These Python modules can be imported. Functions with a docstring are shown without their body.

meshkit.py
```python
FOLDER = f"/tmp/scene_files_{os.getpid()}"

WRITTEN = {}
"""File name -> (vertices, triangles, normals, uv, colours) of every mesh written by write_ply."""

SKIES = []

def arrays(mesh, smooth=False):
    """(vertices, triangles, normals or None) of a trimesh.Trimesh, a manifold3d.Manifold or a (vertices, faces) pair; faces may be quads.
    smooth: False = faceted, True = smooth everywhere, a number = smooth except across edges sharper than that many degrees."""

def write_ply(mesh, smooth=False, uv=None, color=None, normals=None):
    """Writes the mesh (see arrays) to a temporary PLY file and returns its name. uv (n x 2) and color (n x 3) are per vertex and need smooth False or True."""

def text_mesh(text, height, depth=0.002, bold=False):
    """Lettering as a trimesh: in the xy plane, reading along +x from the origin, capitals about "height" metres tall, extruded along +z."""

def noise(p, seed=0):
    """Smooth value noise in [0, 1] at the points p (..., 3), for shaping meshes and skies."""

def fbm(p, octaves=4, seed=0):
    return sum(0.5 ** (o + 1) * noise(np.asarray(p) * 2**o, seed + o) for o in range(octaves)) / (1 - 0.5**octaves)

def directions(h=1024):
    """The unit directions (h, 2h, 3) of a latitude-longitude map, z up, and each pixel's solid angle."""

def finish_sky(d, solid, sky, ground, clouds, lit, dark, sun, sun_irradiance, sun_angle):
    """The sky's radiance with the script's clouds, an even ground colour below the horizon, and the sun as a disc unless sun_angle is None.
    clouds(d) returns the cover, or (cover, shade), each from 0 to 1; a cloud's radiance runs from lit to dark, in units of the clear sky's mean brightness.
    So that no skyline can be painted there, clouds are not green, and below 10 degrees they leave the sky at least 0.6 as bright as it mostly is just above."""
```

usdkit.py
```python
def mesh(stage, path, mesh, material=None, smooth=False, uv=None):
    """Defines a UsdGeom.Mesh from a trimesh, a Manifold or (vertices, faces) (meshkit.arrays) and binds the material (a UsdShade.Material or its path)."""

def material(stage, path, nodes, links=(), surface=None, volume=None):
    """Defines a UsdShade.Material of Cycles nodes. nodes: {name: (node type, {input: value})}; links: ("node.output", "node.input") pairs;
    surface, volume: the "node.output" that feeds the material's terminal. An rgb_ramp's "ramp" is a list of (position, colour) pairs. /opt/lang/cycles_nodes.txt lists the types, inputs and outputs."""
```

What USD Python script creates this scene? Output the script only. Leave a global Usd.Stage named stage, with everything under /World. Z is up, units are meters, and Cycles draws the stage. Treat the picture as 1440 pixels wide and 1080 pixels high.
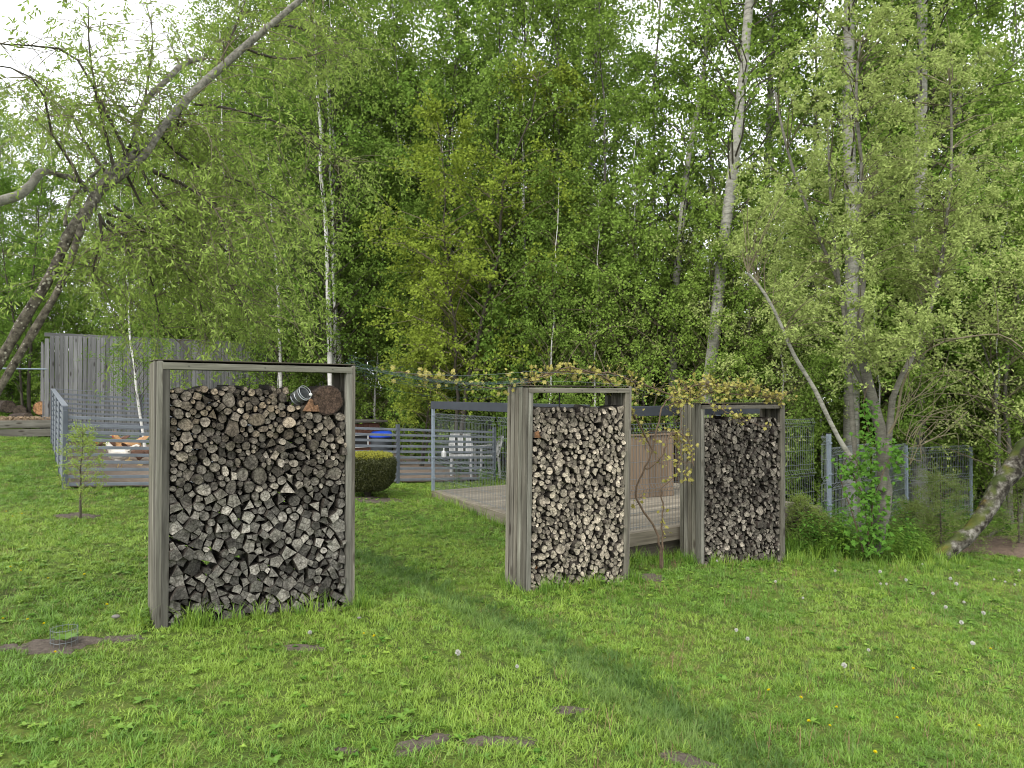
import math
import numpy as np
import trimesh
import usdkit
from meshkit import fbm, noise as vnoise
from pxr import Usd, UsdGeom, UsdLux, UsdShade, Gf, Sdf, Vt

# ------------------------------------------------------------------ stage, camera, sky, sun
stage = Usd.Stage.CreateInMemory()
UsdGeom.SetStageUpAxis(stage, 'Z')
UsdGeom.SetStageMetersPerUnit(stage, 1.0)
UsdGeom.Xform.Define(stage, '/World')
UsdGeom.Scope.Define(stage, '/World/Looks')
T = Sdf.ValueTypeNames

EYE = np.array([0.0, 0.0, 1.65])
FPX = 998.0                       # focal length in photo pixels (1440 wide)
PITCH = math.atan(15.0 / FPX)     # horizon at photo row 555
EXPOSURE = 1.15
SKY_STRENGTH = 0.10
SUN_INTENSITY = 0.40
SUN_EL, SUN_AZ = math.radians(46), math.radians(-150)   # azimuth = atan2(x, y)

cam = UsdGeom.Camera.Define(stage, '/World/camera')
cam.AddTranslateOp().Set(Gf.Vec3d(*map(float, EYE)))
cam.AddRotateXOp().Set(90.0 + math.degrees(PITCH))
cam.CreateHorizontalApertureAttr(36.0)
cam.CreateVerticalApertureAttr(27.0)
cam.CreateFocalLengthAttr(36.0 * FPX / 1440.0)
cam.CreateClippingRangeAttr(Gf.Vec2f(0.05, 2000.0))
cam.CreateExposureAttr(EXPOSURE)

sky = UsdLux.DomeLight.Define(stage, '/World/sky')
sky.CreateIntensityAttr(1.0)
sky_mat = usdkit.material(stage, '/World/Looks/sky_air', {
    'tc': ('texture_coordinate', {}),
    'mp': ('mapping', {'scale': (2.0, 2.0, 5.0)}),
    'cn': ('noise_texture', {'scale': 1.6, 'detail': 5.0, 'roughness': 0.55}),
    'cr': ('rgb_ramp', {'ramp': [(0.0, (9.0, 9.3, 9.9)), (0.45, (10.6, 10.8, 11.2)), (1.0, (12.5, 12.5, 12.6))]}),
    'sk': ('sky_texture', {'sky_type': 'single_scattering', 'sun_disc': False, 'sun_elevation': SUN_EL, 'sun_rotation': SUN_AZ}),
    'mx': ('mix_color', {'blend_type': 'mix', 'fac': 0.93, 'use_clamp': False, 'use_clamp_result': False}),
    'bg': ('background_shader', {'strength': SKY_STRENGTH}),
}, [('tc.generated', 'mp.vector'), ('mp.vector', 'cn.vector'), ('cn.fac', 'cr.fac'), ('sk.color', 'mx.a'), ('cr.color', 'mx.b'), ('mx.result', 'bg.color')], surface='bg.background')
UsdShade.MaterialBindingAPI.Apply(sky.GetPrim()).Bind(sky_mat)
sky.GetPrim().SetCustomDataByKey('kind', 'structure')

sun = UsdLux.DistantLight.Define(stage, '/World/sun')
sun.CreateIntensityAttr(SUN_INTENSITY)
sun.CreateAngleAttr(25.0)
sun.CreateColorAttr(Gf.Vec3f(1.0, 0.965, 0.91))
sun.GetPrim().CreateAttribute('inputs:normalize', T.Bool).Set(True)
sd = np.array([math.sin(SUN_AZ) * math.cos(SUN_EL), math.cos(SUN_AZ) * math.cos(SUN_EL), math.sin(SUN_EL)])
_r = Gf.Rotation(Gf.Vec3d(0, 0, 1), Gf.Vec3d(*map(float, sd)))
sun.AddTransformOp().Set(Gf.Matrix4d().SetRotate(_r))

# ------------------------------------------------------------------ helpers
used = {}


def numbered(parent, name):
    key = (parent, name)
    n = used.get(key, -1) + 1
    used[key] = n
    return f'{parent}/{name}' if n == 0 else f'{parent}/{name}_{n:03d}'


def meta(prim, label=None, cat=None, group=None, kind=None):
    for k, v in (('label', label), ('category', cat), ('group', group), ('kind', kind)):
        if v:
            prim.SetCustomDataByKey(k, v)
    return prim


class MB:
    """Collects vertices, triangles and per-vertex primvars."""
    def __init__(self):
        self.v, self.f, self.t, self.l, self.n = [], [], [], [], 0

    def add(self, v, f, tone=None, lp=None):
        v = np.asarray(v, float); f = np.asarray(f, int)
        self.v.append(v); self.f.append(f + self.n); self.n += len(v)
        if tone is not None:
            tone = np.asarray(tone, float)
            self.t.append(np.broadcast_to(tone, (len(v), 3)))
        if lp is not None:
            self.l.append(np.broadcast_to(np.asarray(lp, float), (len(v), 3)))
        return self

    def get(self):
        return np.vstack(self.v), np.vstack(self.f)


def obj(name, mesh, mat, parent='/World', label=None, cat=None, group=None, kind=None, smooth=False):
    parent = str(parent.GetPath()) if hasattr(parent, 'GetPath') else parent
    path = numbered(parent, name)
    if isinstance(mesh, MB):
        v, f = mesh.get()
        m = usdkit.mesh(stage, path, (v, f), MAT[mat], smooth=smooth)
        pv = UsdGeom.PrimvarsAPI(m)
        if mesh.t:
            pv.CreatePrimvar('tone', T.Color3fArray, 'vertex').Set(Vt.Vec3fArray.FromNumpy(np.vstack(mesh.t).astype(np.float32)))
        if mesh.l:
            pv.CreatePrimvar('lp', T.Float3Array, 'vertex').Set(Vt.Vec3fArray.FromNumpy(np.vstack(mesh.l).astype(np.float32)))
    else:
        m = usdkit.mesh(stage, path, mesh, MAT[mat], smooth=smooth)
    meta(m.GetPrim(), label, cat, group, kind)
    return m.GetPrim()


def thing(name, label, cat, loc=(0, 0, 0), group=None, rotz=0.0):
    x = UsdGeom.Xform.Define(stage, numbered('/World', name))
    x.AddTranslateOp().Set(Gf.Vec3d(*map(float, loc)))
    if rotz:
        x.AddRotateZOp().Set(float(rotz))
    meta(x.GetPrim(), label, cat, group)
    return x.GetPrim()


def P(px, py, d):
    """World point at depth d (metres along +y) behind photo pixel (px, py)."""
    u, w = (px - 720.0) / FPX, (540.0 - py) / FPX
    c, s = math.cos(PITCH), math.sin(PITCH)
    y, z = c - w * s, s + w * c
    k = d / y
    return EYE + np.array([u * k, d, z * k])


def unit(a):
    a = np.asarray(a, float)
    return a / np.maximum(np.linalg.norm(a, axis=-1, keepdims=True), 1e-12)


def ground_z(x, y):
    x = np.asarray(x, float); y = np.asarray(y, float)
    xe = np.where(x < -13, -13 + 6 * np.tanh((x + 13) / 6), np.where(x > 6, 6 + 3 * np.tanh((x - 6) / 3), x))
    z = -0.02 - 0.077 * (xe + 1.95)
    p = np.stack([x * 0.5, y * 0.5, 0 * x], -1)
    z = z + 0.07 * (fbm(p, 3, 5) - 0.5)
    # shallow furrow crossing the lawn
    q = furrow_offset(x, y)
    z = z - 0.05 * np.exp(-(q / 0.16) ** 2)
    return z


FUR = np.array([[-3.6, 9.8], [-1.46, 7.3], [-0.12, 5.9], [0.64, 4.95], [1.13, 4.1], [1.42, 3.4], [1.7, 2.5]])


def furrow_offset(x, y):
    """Signed distance across the furrow (positive to the upper right)."""
    fx = np.interp(-np.asarray(y, float), -FUR[:, 1], FUR[:, 0])
    return (np.asarray(x, float) - fx) * 0.75


def G(px, py):
    """Ground point seen at a photo pixel."""
    lo, hi = 1.5, 80.0
    for _ in range(50):
        d = 0.5 * (lo + hi)
        p = P(px, py, d)
        if p[2] > ground_z(p[0], p[1]):
            lo = d
        else:
            hi = d
    return p


def on(x, y, dz=0.0):
    return np.array([x, y, float(ground_z(x, y)) + dz])


def tubes(Pn, R, k=4, cap=False):
    """Pn (n, m, 3) polylines, R (n, m) radii -> vertices, triangles."""
    Pn = np.asarray(Pn, float); R = np.asarray(R, float)
    if Pn.ndim == 2:
        Pn, R = Pn[None], np.broadcast_to(R, (1, Pn.shape[0]))
    n, m, _ = Pn.shape
    tg = np.empty_like(Pn)
    tg[:, 1:-1] = Pn[:, 2:] - Pn[:, :-2]; tg[:, 0] = Pn[:, 1] - Pn[:, 0]; tg[:, -1] = Pn[:, -1] - Pn[:, -2]
    tg = unit(tg)
    mean = unit(Pn[:, -1] - Pn[:, 0] + 1e-9)
    ref = np.where(np.abs(mean[:, [2]]) < 0.8, [[0, 0, 1.0]], [[1.0, 0, 0]])
    a = unit(np.cross(tg, ref[:, None, :])); b = np.cross(tg, a)
    th = np.arange(k) / k * 2 * np.pi
    v = Pn[:, :, None] + R[:, :, None, None] * (a[:, :, None] * np.cos(th)[None, None, :, None] + b[:, :, None] * np.sin(th)[None, None, :, None])
    idx = np.arange(n * m * k).reshape(n, m, k)
    p0, p1 = idx[:, :-1], idx[:, 1:]
    q0, q1 = np.roll(p0, -1, 2), np.roll(p1, -1, 2)
    f = np.concatenate([np.stack([p0, q0, q1], -1).reshape(-1, 3), np.stack([p0, q1, p1], -1).reshape(-1, 3)])
    f = f[:, ::-1]
    v = v.reshape(-1, 3)
    if cap:
        c0 = len(v)
        v = np.vstack([v, Pn[:, 0], Pn[:, -1]])
        i0, i1 = idx[:, 0], idx[:, -1]
        e0 = np.broadcast_to(c0 + np.arange(n)[:, None], i0.shape); e1 = np.broadcast_to(c0 + n + np.arange(n)[:, None], i1.shape)
        f = np.vstack([f, np.stack([e0, i0, np.roll(i0, -1, 1)], -1).reshape(-1, 3), np.stack([e1, np.roll(i1, -1, 1), i1], -1).reshape(-1, 3)])
    return v, f


def smooth_line(pts, m):
    """Catmull-Rom resampling of a polyline with m points."""
    pts = np.asarray(pts, float)
    if len(pts) < 3:
        t = np.linspace(0, 1, m)[:, None]
        return pts[0] * (1 - t) + pts[-1] * t
    from scipy.interpolate import PchipInterpolator
    s = np.concatenate([[0], np.cumsum(np.linalg.norm(np.diff(pts, axis=0), axis=1))])
    return PchipInterpolator(s, pts)(np.linspace(0, s[-1], m))


def leaf_batch(p, a, n, L, W, fold=0.25, quad=True):
    """Folded rhombus leaves: base p, axis a, normal n."""
    a = unit(a); s = unit(np.cross(a, n)); n = np.cross(s, a)
    L = np.asarray(L)[:, None]; W = np.asarray(W)[:, None]
    mid = p + a * L * 0.45
    v = np.stack([p, mid + s * W * 0.5 + n * W * fold, p + a * L, mid - s * W * 0.5 + n * W * fold], 1).reshape(-1, 3)
    i = np.arange(len(p))[:, None] * 4
    f = np.concatenate([i + [0, 1, 2], i + [0, 2, 3]])
    return v, f


def long_leaf_batch(p, a, n, L, W, droop=0.25):
    """Lance-shaped leaves of four triangles that curve downwards."""
    a = unit(a); s = unit(np.cross(a, n)); n = np.cross(s, a)
    L = np.asarray(L)[:, None]; W = np.asarray(W)[:, None]
    m1 = p + a * L * 0.35; m2 = p + a * L * 0.68 - n * L * droop * 0.35; tip = p + a * L * 0.97 - n * L * droop
    v = np.stack([p, m1 + s * W * 0.5, m1 - s * W * 0.5, m2 + s * W * 0.42, m2 - s * W * 0.42, tip], 1).reshape(-1, 3)
    i = np.arange(len(p))[:, None] * 6
    f = np.concatenate([i + [0, 1, 2], i + [1, 3, 4], i + [1, 4, 2], i + [3, 5, 4]])
    return v, f


# chamfered unit cube (24 corners)
def _chamfer_cube(sx, sy, sz, c):
    v = []
    for x in (-1, 1):
        for y in (-1, 1):
            for z in (-1, 1):
                h = np.array([x * sx, y * sy, z * sz]) / 2
                k = np.array([x, y, z]) * c
                v += [h - k * [0, 1, 1], h - k * [1, 0, 1], h - k * [1, 1, 0]]
    v = np.array(v)
    hull = trimesh.convex.convex_hull(v)
    return np.array(hull.vertices), np.array(hull.faces)


def board(p0, p1, across, w, t, rng=None, mb=None, tone=(1, 1, 1), c=0.003, warp=0.0):
    """A plank from p0 to p1: width w along `across`, thickness t along the third axis. Texture coordinates follow the grain."""
    p0, p1 = np.asarray(p0, float), np.asarray(p1, float)
    ez = unit(p1 - p0); ex = unit(across - ez * np.dot(across, ez)); ey = np.cross(ez, ex)
    L = np.linalg.norm(p1 - p0)
    v, f = _chamfer_cube(w, t, L, min(c, t * 0.3, w * 0.3))
    seed = (rng.random() if rng is not None else 0.37) * 40
    lp = v + [seed, seed * 0.7, seed * 1.3]
    V = (p0 + p1) / 2 + v[:, :1] * ex + v[:, 1:2] * ey + v[:, 2:] * ez
    if warp and rng is not None:
        k = (v[:, 2] / L + 0.5)
        V = V + np.outer(rng.normal(0, warp) * k, ey) + np.outer(rng.normal(0, warp) * k, ex)
    out = mb or MB()
    # unshared vertices for crisp facets
    out.add(V[f].reshape(-1, 3), np.arange(len(f) * 3).reshape(-1, 3), tone, lp[f].reshape(-1, 3))
    return out


# ------------------------------------------------------------------ materials
MAT = {}


def mat(name, nodes, links, surface):
    MAT[name] = usdkit.material(stage, f'/World/Looks/{name}', nodes, links, surface=surface)


def leaf_mat(name, dark, light, trans=0.20, world=0.35, rough=0.5, tip=None, tscale=(1.15, 1.1, 0.7)):
    """Leaves: colour varies from leaf to leaf and slowly through the place; part of the light passes through."""
    mid = [(a + b) / 2 for a, b in zip(dark, light)]
    near = world > 0.5
    nodes = {
        'g': ('geometry', {}),
        'oi': ('object_info', {}),
        'a1': ('math', {'math_type': 'multiply_add', 'value2': 0.55, 'value3': -0.08 if near else 0.20}),
        'a3': ('math', {'math_type': 'multiply_add', 'value2': 0.34, 'value3': -0.05}),
        'r': ('rgb_ramp', {'ramp': [(0.0, dark), (0.55, mid), (1.0, tip or light)]}),
        't': ('translucent_bsdf', {}),
        'm': ('mix_closure', {'fac': trans}),
    }
    links = [('g.random_per_island', 'a1.value1'), ('oi.random', 'a3.value1'), ('a3.value', 'r.fac'), ('r.color', 't.color'), ('t.BSDF', 'm.closure2')]
    if near:
        nodes['ns'] = ('noise_texture', {'scale': world, 'detail': 1.0})
        nodes['a2'] = ('math', {'math_type': 'multiply_add', 'value2': 0.62})
        nodes['p'] = ('principled_bsdf', {'roughness': rough, 'specular_ior_level': 0.35})
        links += [('g.position', 'ns.vector'), ('ns.fac', 'a2.value1'), ('a1.value', 'a2.value3'), ('a2.value', 'a3.value3'), ('r.color', 'p.base_color'), ('p.BSDF', 'm.closure1')]
    else:
        nodes['p'] = ('diffuse_bsdf', {})
        links += [('a1.value', 'a3.value3'), ('r.color', 'p.color'), ('p.BSDF', 'm.closure1')]
    mat(name, nodes, links, 'm.closure')


leaf_mat('leaf_birch', (0.085, 0.150, 0.025), (0.31, 0.425, 0.085))
leaf_mat('leaf_wood', (0.075, 0.145, 0.023), (0.28, 0.41, 0.08))
leaf_mat('leaf_deep', (0.06, 0.11, 0.022), (0.21, 0.31, 0.065))
leaf_mat('leaf_yellow', (0.12, 0.175, 0.022), (0.375, 0.435, 0.072))
leaf_mat('leaf_pale', (0.19, 0.25, 0.065), (0.56, 0.62, 0.23))
leaf_mat('leaf_willow', (0.10, 0.165, 0.03), (0.36, 0.45, 0.11))
leaf_mat('leaf_vine', (0.24, 0.19, 0.05), (0.46, 0.48, 0.10), trans=0.3, world=2.2, tip=(0.58, 0.50, 0.17))
leaf_mat('leaf_creeper', (0.036, 0.092, 0.014), (0.115, 0.235, 0.036), trans=0.15)
leaf_mat('leaf_box', (0.020, 0.028, 0.008), (0.065, 0.07, 0.014), trans=0.15, world=2.5)
leaf_mat('leaf_box_new', (0.17, 0.18, 0.02), (0.38, 0.36, 0.045), trans=0.25, world=2.5)
leaf_mat('leaf_thuja', (0.12, 0.20, 0.03), (0.34, 0.42, 0.075), trans=0.25, world=3.0)
leaf_mat('leaf_spruce', (0.065, 0.115, 0.022), (0.27, 0.345, 0.06), trans=0.15, world=2.0)
leaf_mat('leaf_weed', (0.055, 0.125, 0.014), (0.21, 0.35, 0.04), trans=0.3, world=0.8)
leaf_mat('grass_light', (0.085, 0.165, 0.017), (0.32, 0.445, 0.062), trans=0.20, world=1.7)
leaf_mat('grass_mid', (0.050, 0.122, 0.013), (0.225, 0.37, 0.044), trans=0.20, world=1.7)
leaf_mat('grass_blue', (0.036, 0.090, 0.016), (0.150, 0.245, 0.048), trans=0.3, world=1.4)
leaf_mat('grass_silver', (0.062, 0.122, 0.020), (0.22, 0.325, 0.070), trans=0.3, world=1.4)
leaf_mat('grass_dry', (0.16, 0.14, 0.05), (0.32, 0.27, 0.12), trans=0.2, world=0.9)
leaf_mat('petal_yellow', (0.52, 0.42, 0.01), (0.62, 0.53, 0.015), trans=0.2, tscale=(1, 1, 1))
leaf_mat('seed_fluff', (0.50, 0.49, 0.45), (0.72, 0.71, 0.67), trans=0.45, tscale=(1, 1, 1))


def bark_mat(name, dark, light, scale=(6, 6, 2.2), hi=None, bump=0.5, thr=(0.35, 0.65)):
    mat(name, {
        'g': ('geometry', {}),
        'mp': ('mapping', {'scale': scale}),
        'n1': ('noise_texture', {'scale': 2.2, 'detail': 6.0, 'roughness': 0.65}),
        'n2': ('noise_texture', {'scale': 9.0, 'detail': 4.0, 'roughness': 0.6}),
        'mm': ('mix', {'mix_type': 'mix', 'fac': 0.4}),
        'r': ('rgb_ramp', {'ramp': [(thr[0], dark), (thr[1], light), (0.8, hi or light)]}),
        'b': ('bump', {'strength': bump, 'distance': 0.02}),
        'p': ('principled_bsdf', {'roughness': 0.85, 'specular_ior_level': 0.2}),
    }, [('g.position', 'mp.vector'), ('mp.vector', 'n1.vector'), ('mp.vector', 'n2.vector'), ('n1.color', 'mm.color1'), ('n2.color', 'mm.color2'),
        ('mm.color', 'r.fac'), ('mm.color', 'b.height'), ('r.color', 'p.base_color'), ('b.normal', 'p.normal')], 'p.BSDF')


bark_mat('bark_dark', (0.028, 0.024, 0.018), (0.085, 0.075, 0.055))
bark_mat('bark_grey', (0.05, 0.047, 0.036), (0.19, 0.18, 0.145), scale=(3, 3, 9), hi=(0.31, 0.30, 0.25))
bark_mat('bark_birch', (0.05, 0.045, 0.04), (0.55, 0.54, 0.50), scale=(1.6, 1.6, 11), hi=(0.66, 0.65, 0.61), thr=(0.36, 0.46))
mat('bark_willow', {
    'g': ('geometry', {}),
    'n1': ('noise_texture', {'scale': 26.0, 'detail': 6.0, 'roughness': 0.65}),
    'r': ('rgb_ramp', {'ramp': [(0.36, (0.022, 0.018, 0.013)), (0.52, (0.085, 0.074, 0.054)), (0.68, (0.15, 0.135, 0.10))]}),
    'v': ('voronoi_texture', {'scale': 34.0}),
    'n2': ('noise_texture', {'scale': 5.0, 'detail': 3.0}),
    'ad': ('math', {'math_type': 'multiply_add', 'value2': 0.9}),
    'fl': ('map_range', {'from_min': 0.62, 'from_max': 0.72, 'to_min': 0.75, 'to_max': 0.0, 'clamp': True}),
    'm1': ('mix_color', {'b': (0.36, 0.345, 0.265)}),
    'sp': ('separate_xyz', {}),
    'hz': ('map_range', {'from_min': 2.7, 'from_max': 3.7, 'to_min': 0.0, 'to_max': 0.85, 'clamp': True}),
    'r2': ('rgb_ramp', {'ramp': [(0.36, (0.085, 0.08, 0.066)), (0.55, (0.19, 0.182, 0.15)), (0.70, (0.28, 0.27, 0.235))]}),
    'm2': ('mix_color', {}),
    'b': ('bump', {'strength': 1.0, 'distance': 0.02}),
    'p': ('principled_bsdf', {'roughness': 0.88, 'specular_ior_level': 0.2}),
}, [('g.position', 'n1.vector'), ('g.position', 'v.vector'), ('g.position', 'n2.vector'), ('g.position', 'sp.vector'), ('n1.fac', 'r.fac'), ('n1.fac', 'r2.fac'),
    ('v.distance', 'ad.value1'), ('n2.fac', 'ad.value3'), ('ad.value', 'fl.value'), ('r.color', 'm1.a'), ('fl.result', 'm1.fac'), ('sp.z', 'hz.value'),
    ('m1.result', 'm2.a'), ('r2.color', 'm2.b'), ('hz.result', 'm2.fac'), ('n1.fac', 'b.height'), ('m2.result', 'p.base_color'), ('b.normal', 'p.normal')], 'p.BSDF')
bark_mat('bark_smooth', (0.085, 0.08, 0.064), (0.20, 0.192, 0.16), scale=(9, 9, 9), hi=(0.32, 0.31, 0.27), bump=0.4, thr=(0.36, 0.6))
bark_mat('bark_pale', (0.07, 0.066, 0.055), (0.27, 0.262, 0.22), scale=(2.2, 2.2, 9), hi=(0.42, 0.41, 0.36), thr=(0.37, 0.52))
bark_mat('bark_twig', (0.075, 0.062, 0.036), (0.19, 0.165, 0.105), scale=(8, 8, 8), bump=0.1)
bark_mat('bark_vine', (0.05, 0.034, 0.022), (0.155, 0.11, 0.072), scale=(12, 12, 12), bump=0.3)
bark_mat('soil', (0.03, 0.023, 0.018), (0.125, 0.102, 0.08), scale=(16, 16, 16), hi=(0.22, 0.19, 0.155), bump=1.0)
bark_mat('soil_pen', (0.09, 0.07, 0.055), (0.21, 0.165, 0.125), scale=(4, 4, 4), hi=(0.27, 0.22, 0.17), bump=0.6)
bark_mat('litter', (0.05, 0.035, 0.025), (0.15, 0.11, 0.08), scale=(14, 14, 14), hi=(0.25, 0.21, 0.17), bump=0.8)
bark_mat('wood_chips', (0.13, 0.09, 0.055), (0.33, 0.25, 0.16), scale=(14, 14, 14), hi=(0.42, 0.33, 0.22), bump=0.8)

mat('bark_mossy', {
    'g': ('geometry', {}),
    'n1': ('noise_texture', {'scale': 9.0, 'detail': 6.0, 'roughness': 0.65}),
    'r': ('rgb_ramp', {'ramp': [(0.42, (0.018, 0.015, 0.011)), (0.55, (0.085, 0.078, 0.062)), (0.72, (0.26, 0.25, 0.215))]}),
    'n2': ('noise_texture', {'scale': 5.0, 'detail': 4.0}),
    'sx': ('separate_xyz', {}),
    'ad': ('math', {'math_type': 'multiply_add', 'value2': 0.42}),
    'mr': ('map_range', {'from_min': 0.66, 'from_max': 0.80, 'to_min': 0.0, 'to_max': 0.85, 'clamp': True}),
    'n3': ('noise_texture', {'scale': 3.0, 'detail': 2.0}),
    'mc': ('rgb_ramp', {'ramp': [(0.45, (0.035, 0.050, 0.010)), (0.62, (0.070, 0.080, 0.015)), (0.76, (0.20, 0.13, 0.02))]}),
    'mx': ('mix_color', {}),
    'b': ('bump', {'strength': 0.9, 'distance': 0.03}),
    'p': ('principled_bsdf', {'roughness': 0.9, 'specular_ior_level': 0.15}),
}, [('g.position', 'n1.vector'), ('g.position', 'n2.vector'), ('g.position', 'n3.vector'), ('n1.fac', 'r.fac'), ('g.normal', 'sx.vector'),
    ('sx.z', 'ad.value1'), ('n2.fac', 'ad.value3'), ('ad.value', 'mr.value'), ('n3.fac', 'mc.fac'), ('r.color', 'mx.a'), ('mc.color', 'mx.b'), ('mr.result', 'mx.fac'),
    ('n1.fac', 'b.height'), ('mx.result', 'p.base_color'), ('b.normal', 'p.normal')], 'p.BSDF')


def plank_mat(name, cols, knots=True, scale=(38, 38, 1.6)):
    """Weathered wood: grain along the board (primvar lp), board tone from primvar tone."""
    mat(name, {
        'lp': ('attribute', {'attribute': 'lp'}),
        'tn': ('attribute', {'attribute': 'tone'}),
        'mp': ('mapping', {'scale': scale}),
        'n1': ('noise_texture', {'scale': 1.0, 'detail': 6.0, 'roughness': 0.7, 'distortion': 0.6}),
        'mq': ('mapping', {'scale': (5, 5, 1.1)}),
        'n2': ('noise_texture', {'scale': 1.0, 'detail': 3.0}),
        'mm': ('mix', {'fac': 0.38}),
        'r': ('rgb_ramp', {'ramp': cols}),
        'mk': ('mapping', {'scale': (9, 9, 3.0)}),
        'vk': ('voronoi_texture', {'scale': 0.75, 'randomness': 1.0}),
        'kr': ('rgb_ramp', {'ramp': [(0.0, (0.25, 0.22, 0.2)), (0.10, (0.45, 0.42, 0.4)), (0.17, (1, 1, 1))]}),
        'm1': ('mix_color', {'blend_type': 'multiply', 'fac': 1.0}),
        'm2': ('mix_color', {'blend_type': 'multiply', 'fac': 1.0 if knots else 0.0}),
        'b': ('bump', {'strength': 0.8, 'distance': 0.005}),
        'p': ('principled_bsdf', {'roughness': 0.82, 'specular_ior_level': 0.25}),
    }, [('lp.vector', 'mp.vector'), ('mp.vector', 'n1.vector'), ('lp.vector', 'mq.vector'), ('mq.vector', 'n2.vector'), ('n1.color', 'mm.color1'), ('n2.color', 'mm.color2'),
        ('mm.color', 'r.fac'), ('lp.vector', 'mk.vector'), ('mk.vector', 'vk.vector'), ('vk.distance', 'kr.fac'), ('r.color', 'm1.a'), ('tn.color', 'm1.b'),
        ('m1.result', 'm2.a'), ('kr.color', 'm2.b'), ('mm.color', 'b.height'), ('m2.result', 'p.base_color'), ('b.normal', 'p.normal')], 'p.BSDF')


plank_mat('plank_grey', [(0.33, (0.018, 0.016, 0.013)), (0.43, (0.070, 0.064, 0.052)), (0.54, (0.145, 0.136, 0.112)), (0.66, (0.275, 0.262, 0.22))])
plank_mat('plank_shed', [(0.30, (0.045, 0.045, 0.045)), (0.45, (0.14, 0.139, 0.136)), (0.60, (0.235, 0.231, 0.226)), (0.75, (0.36, 0.354, 0.345))])
plank_mat('plank_deck', [(0.32, (0.05, 0.04, 0.03)), (0.44, (0.14, 0.121, 0.092)), (0.58, (0.245, 0.217, 0.170)), (0.72, (0.35, 0.315, 0.255))], knots=False)
plank_mat('plank_brown', [(0.30, (0.08, 0.055, 0.035)), (0.50, (0.17, 0.125, 0.085)), (0.75, (0.27, 0.21, 0.15))])

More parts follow.
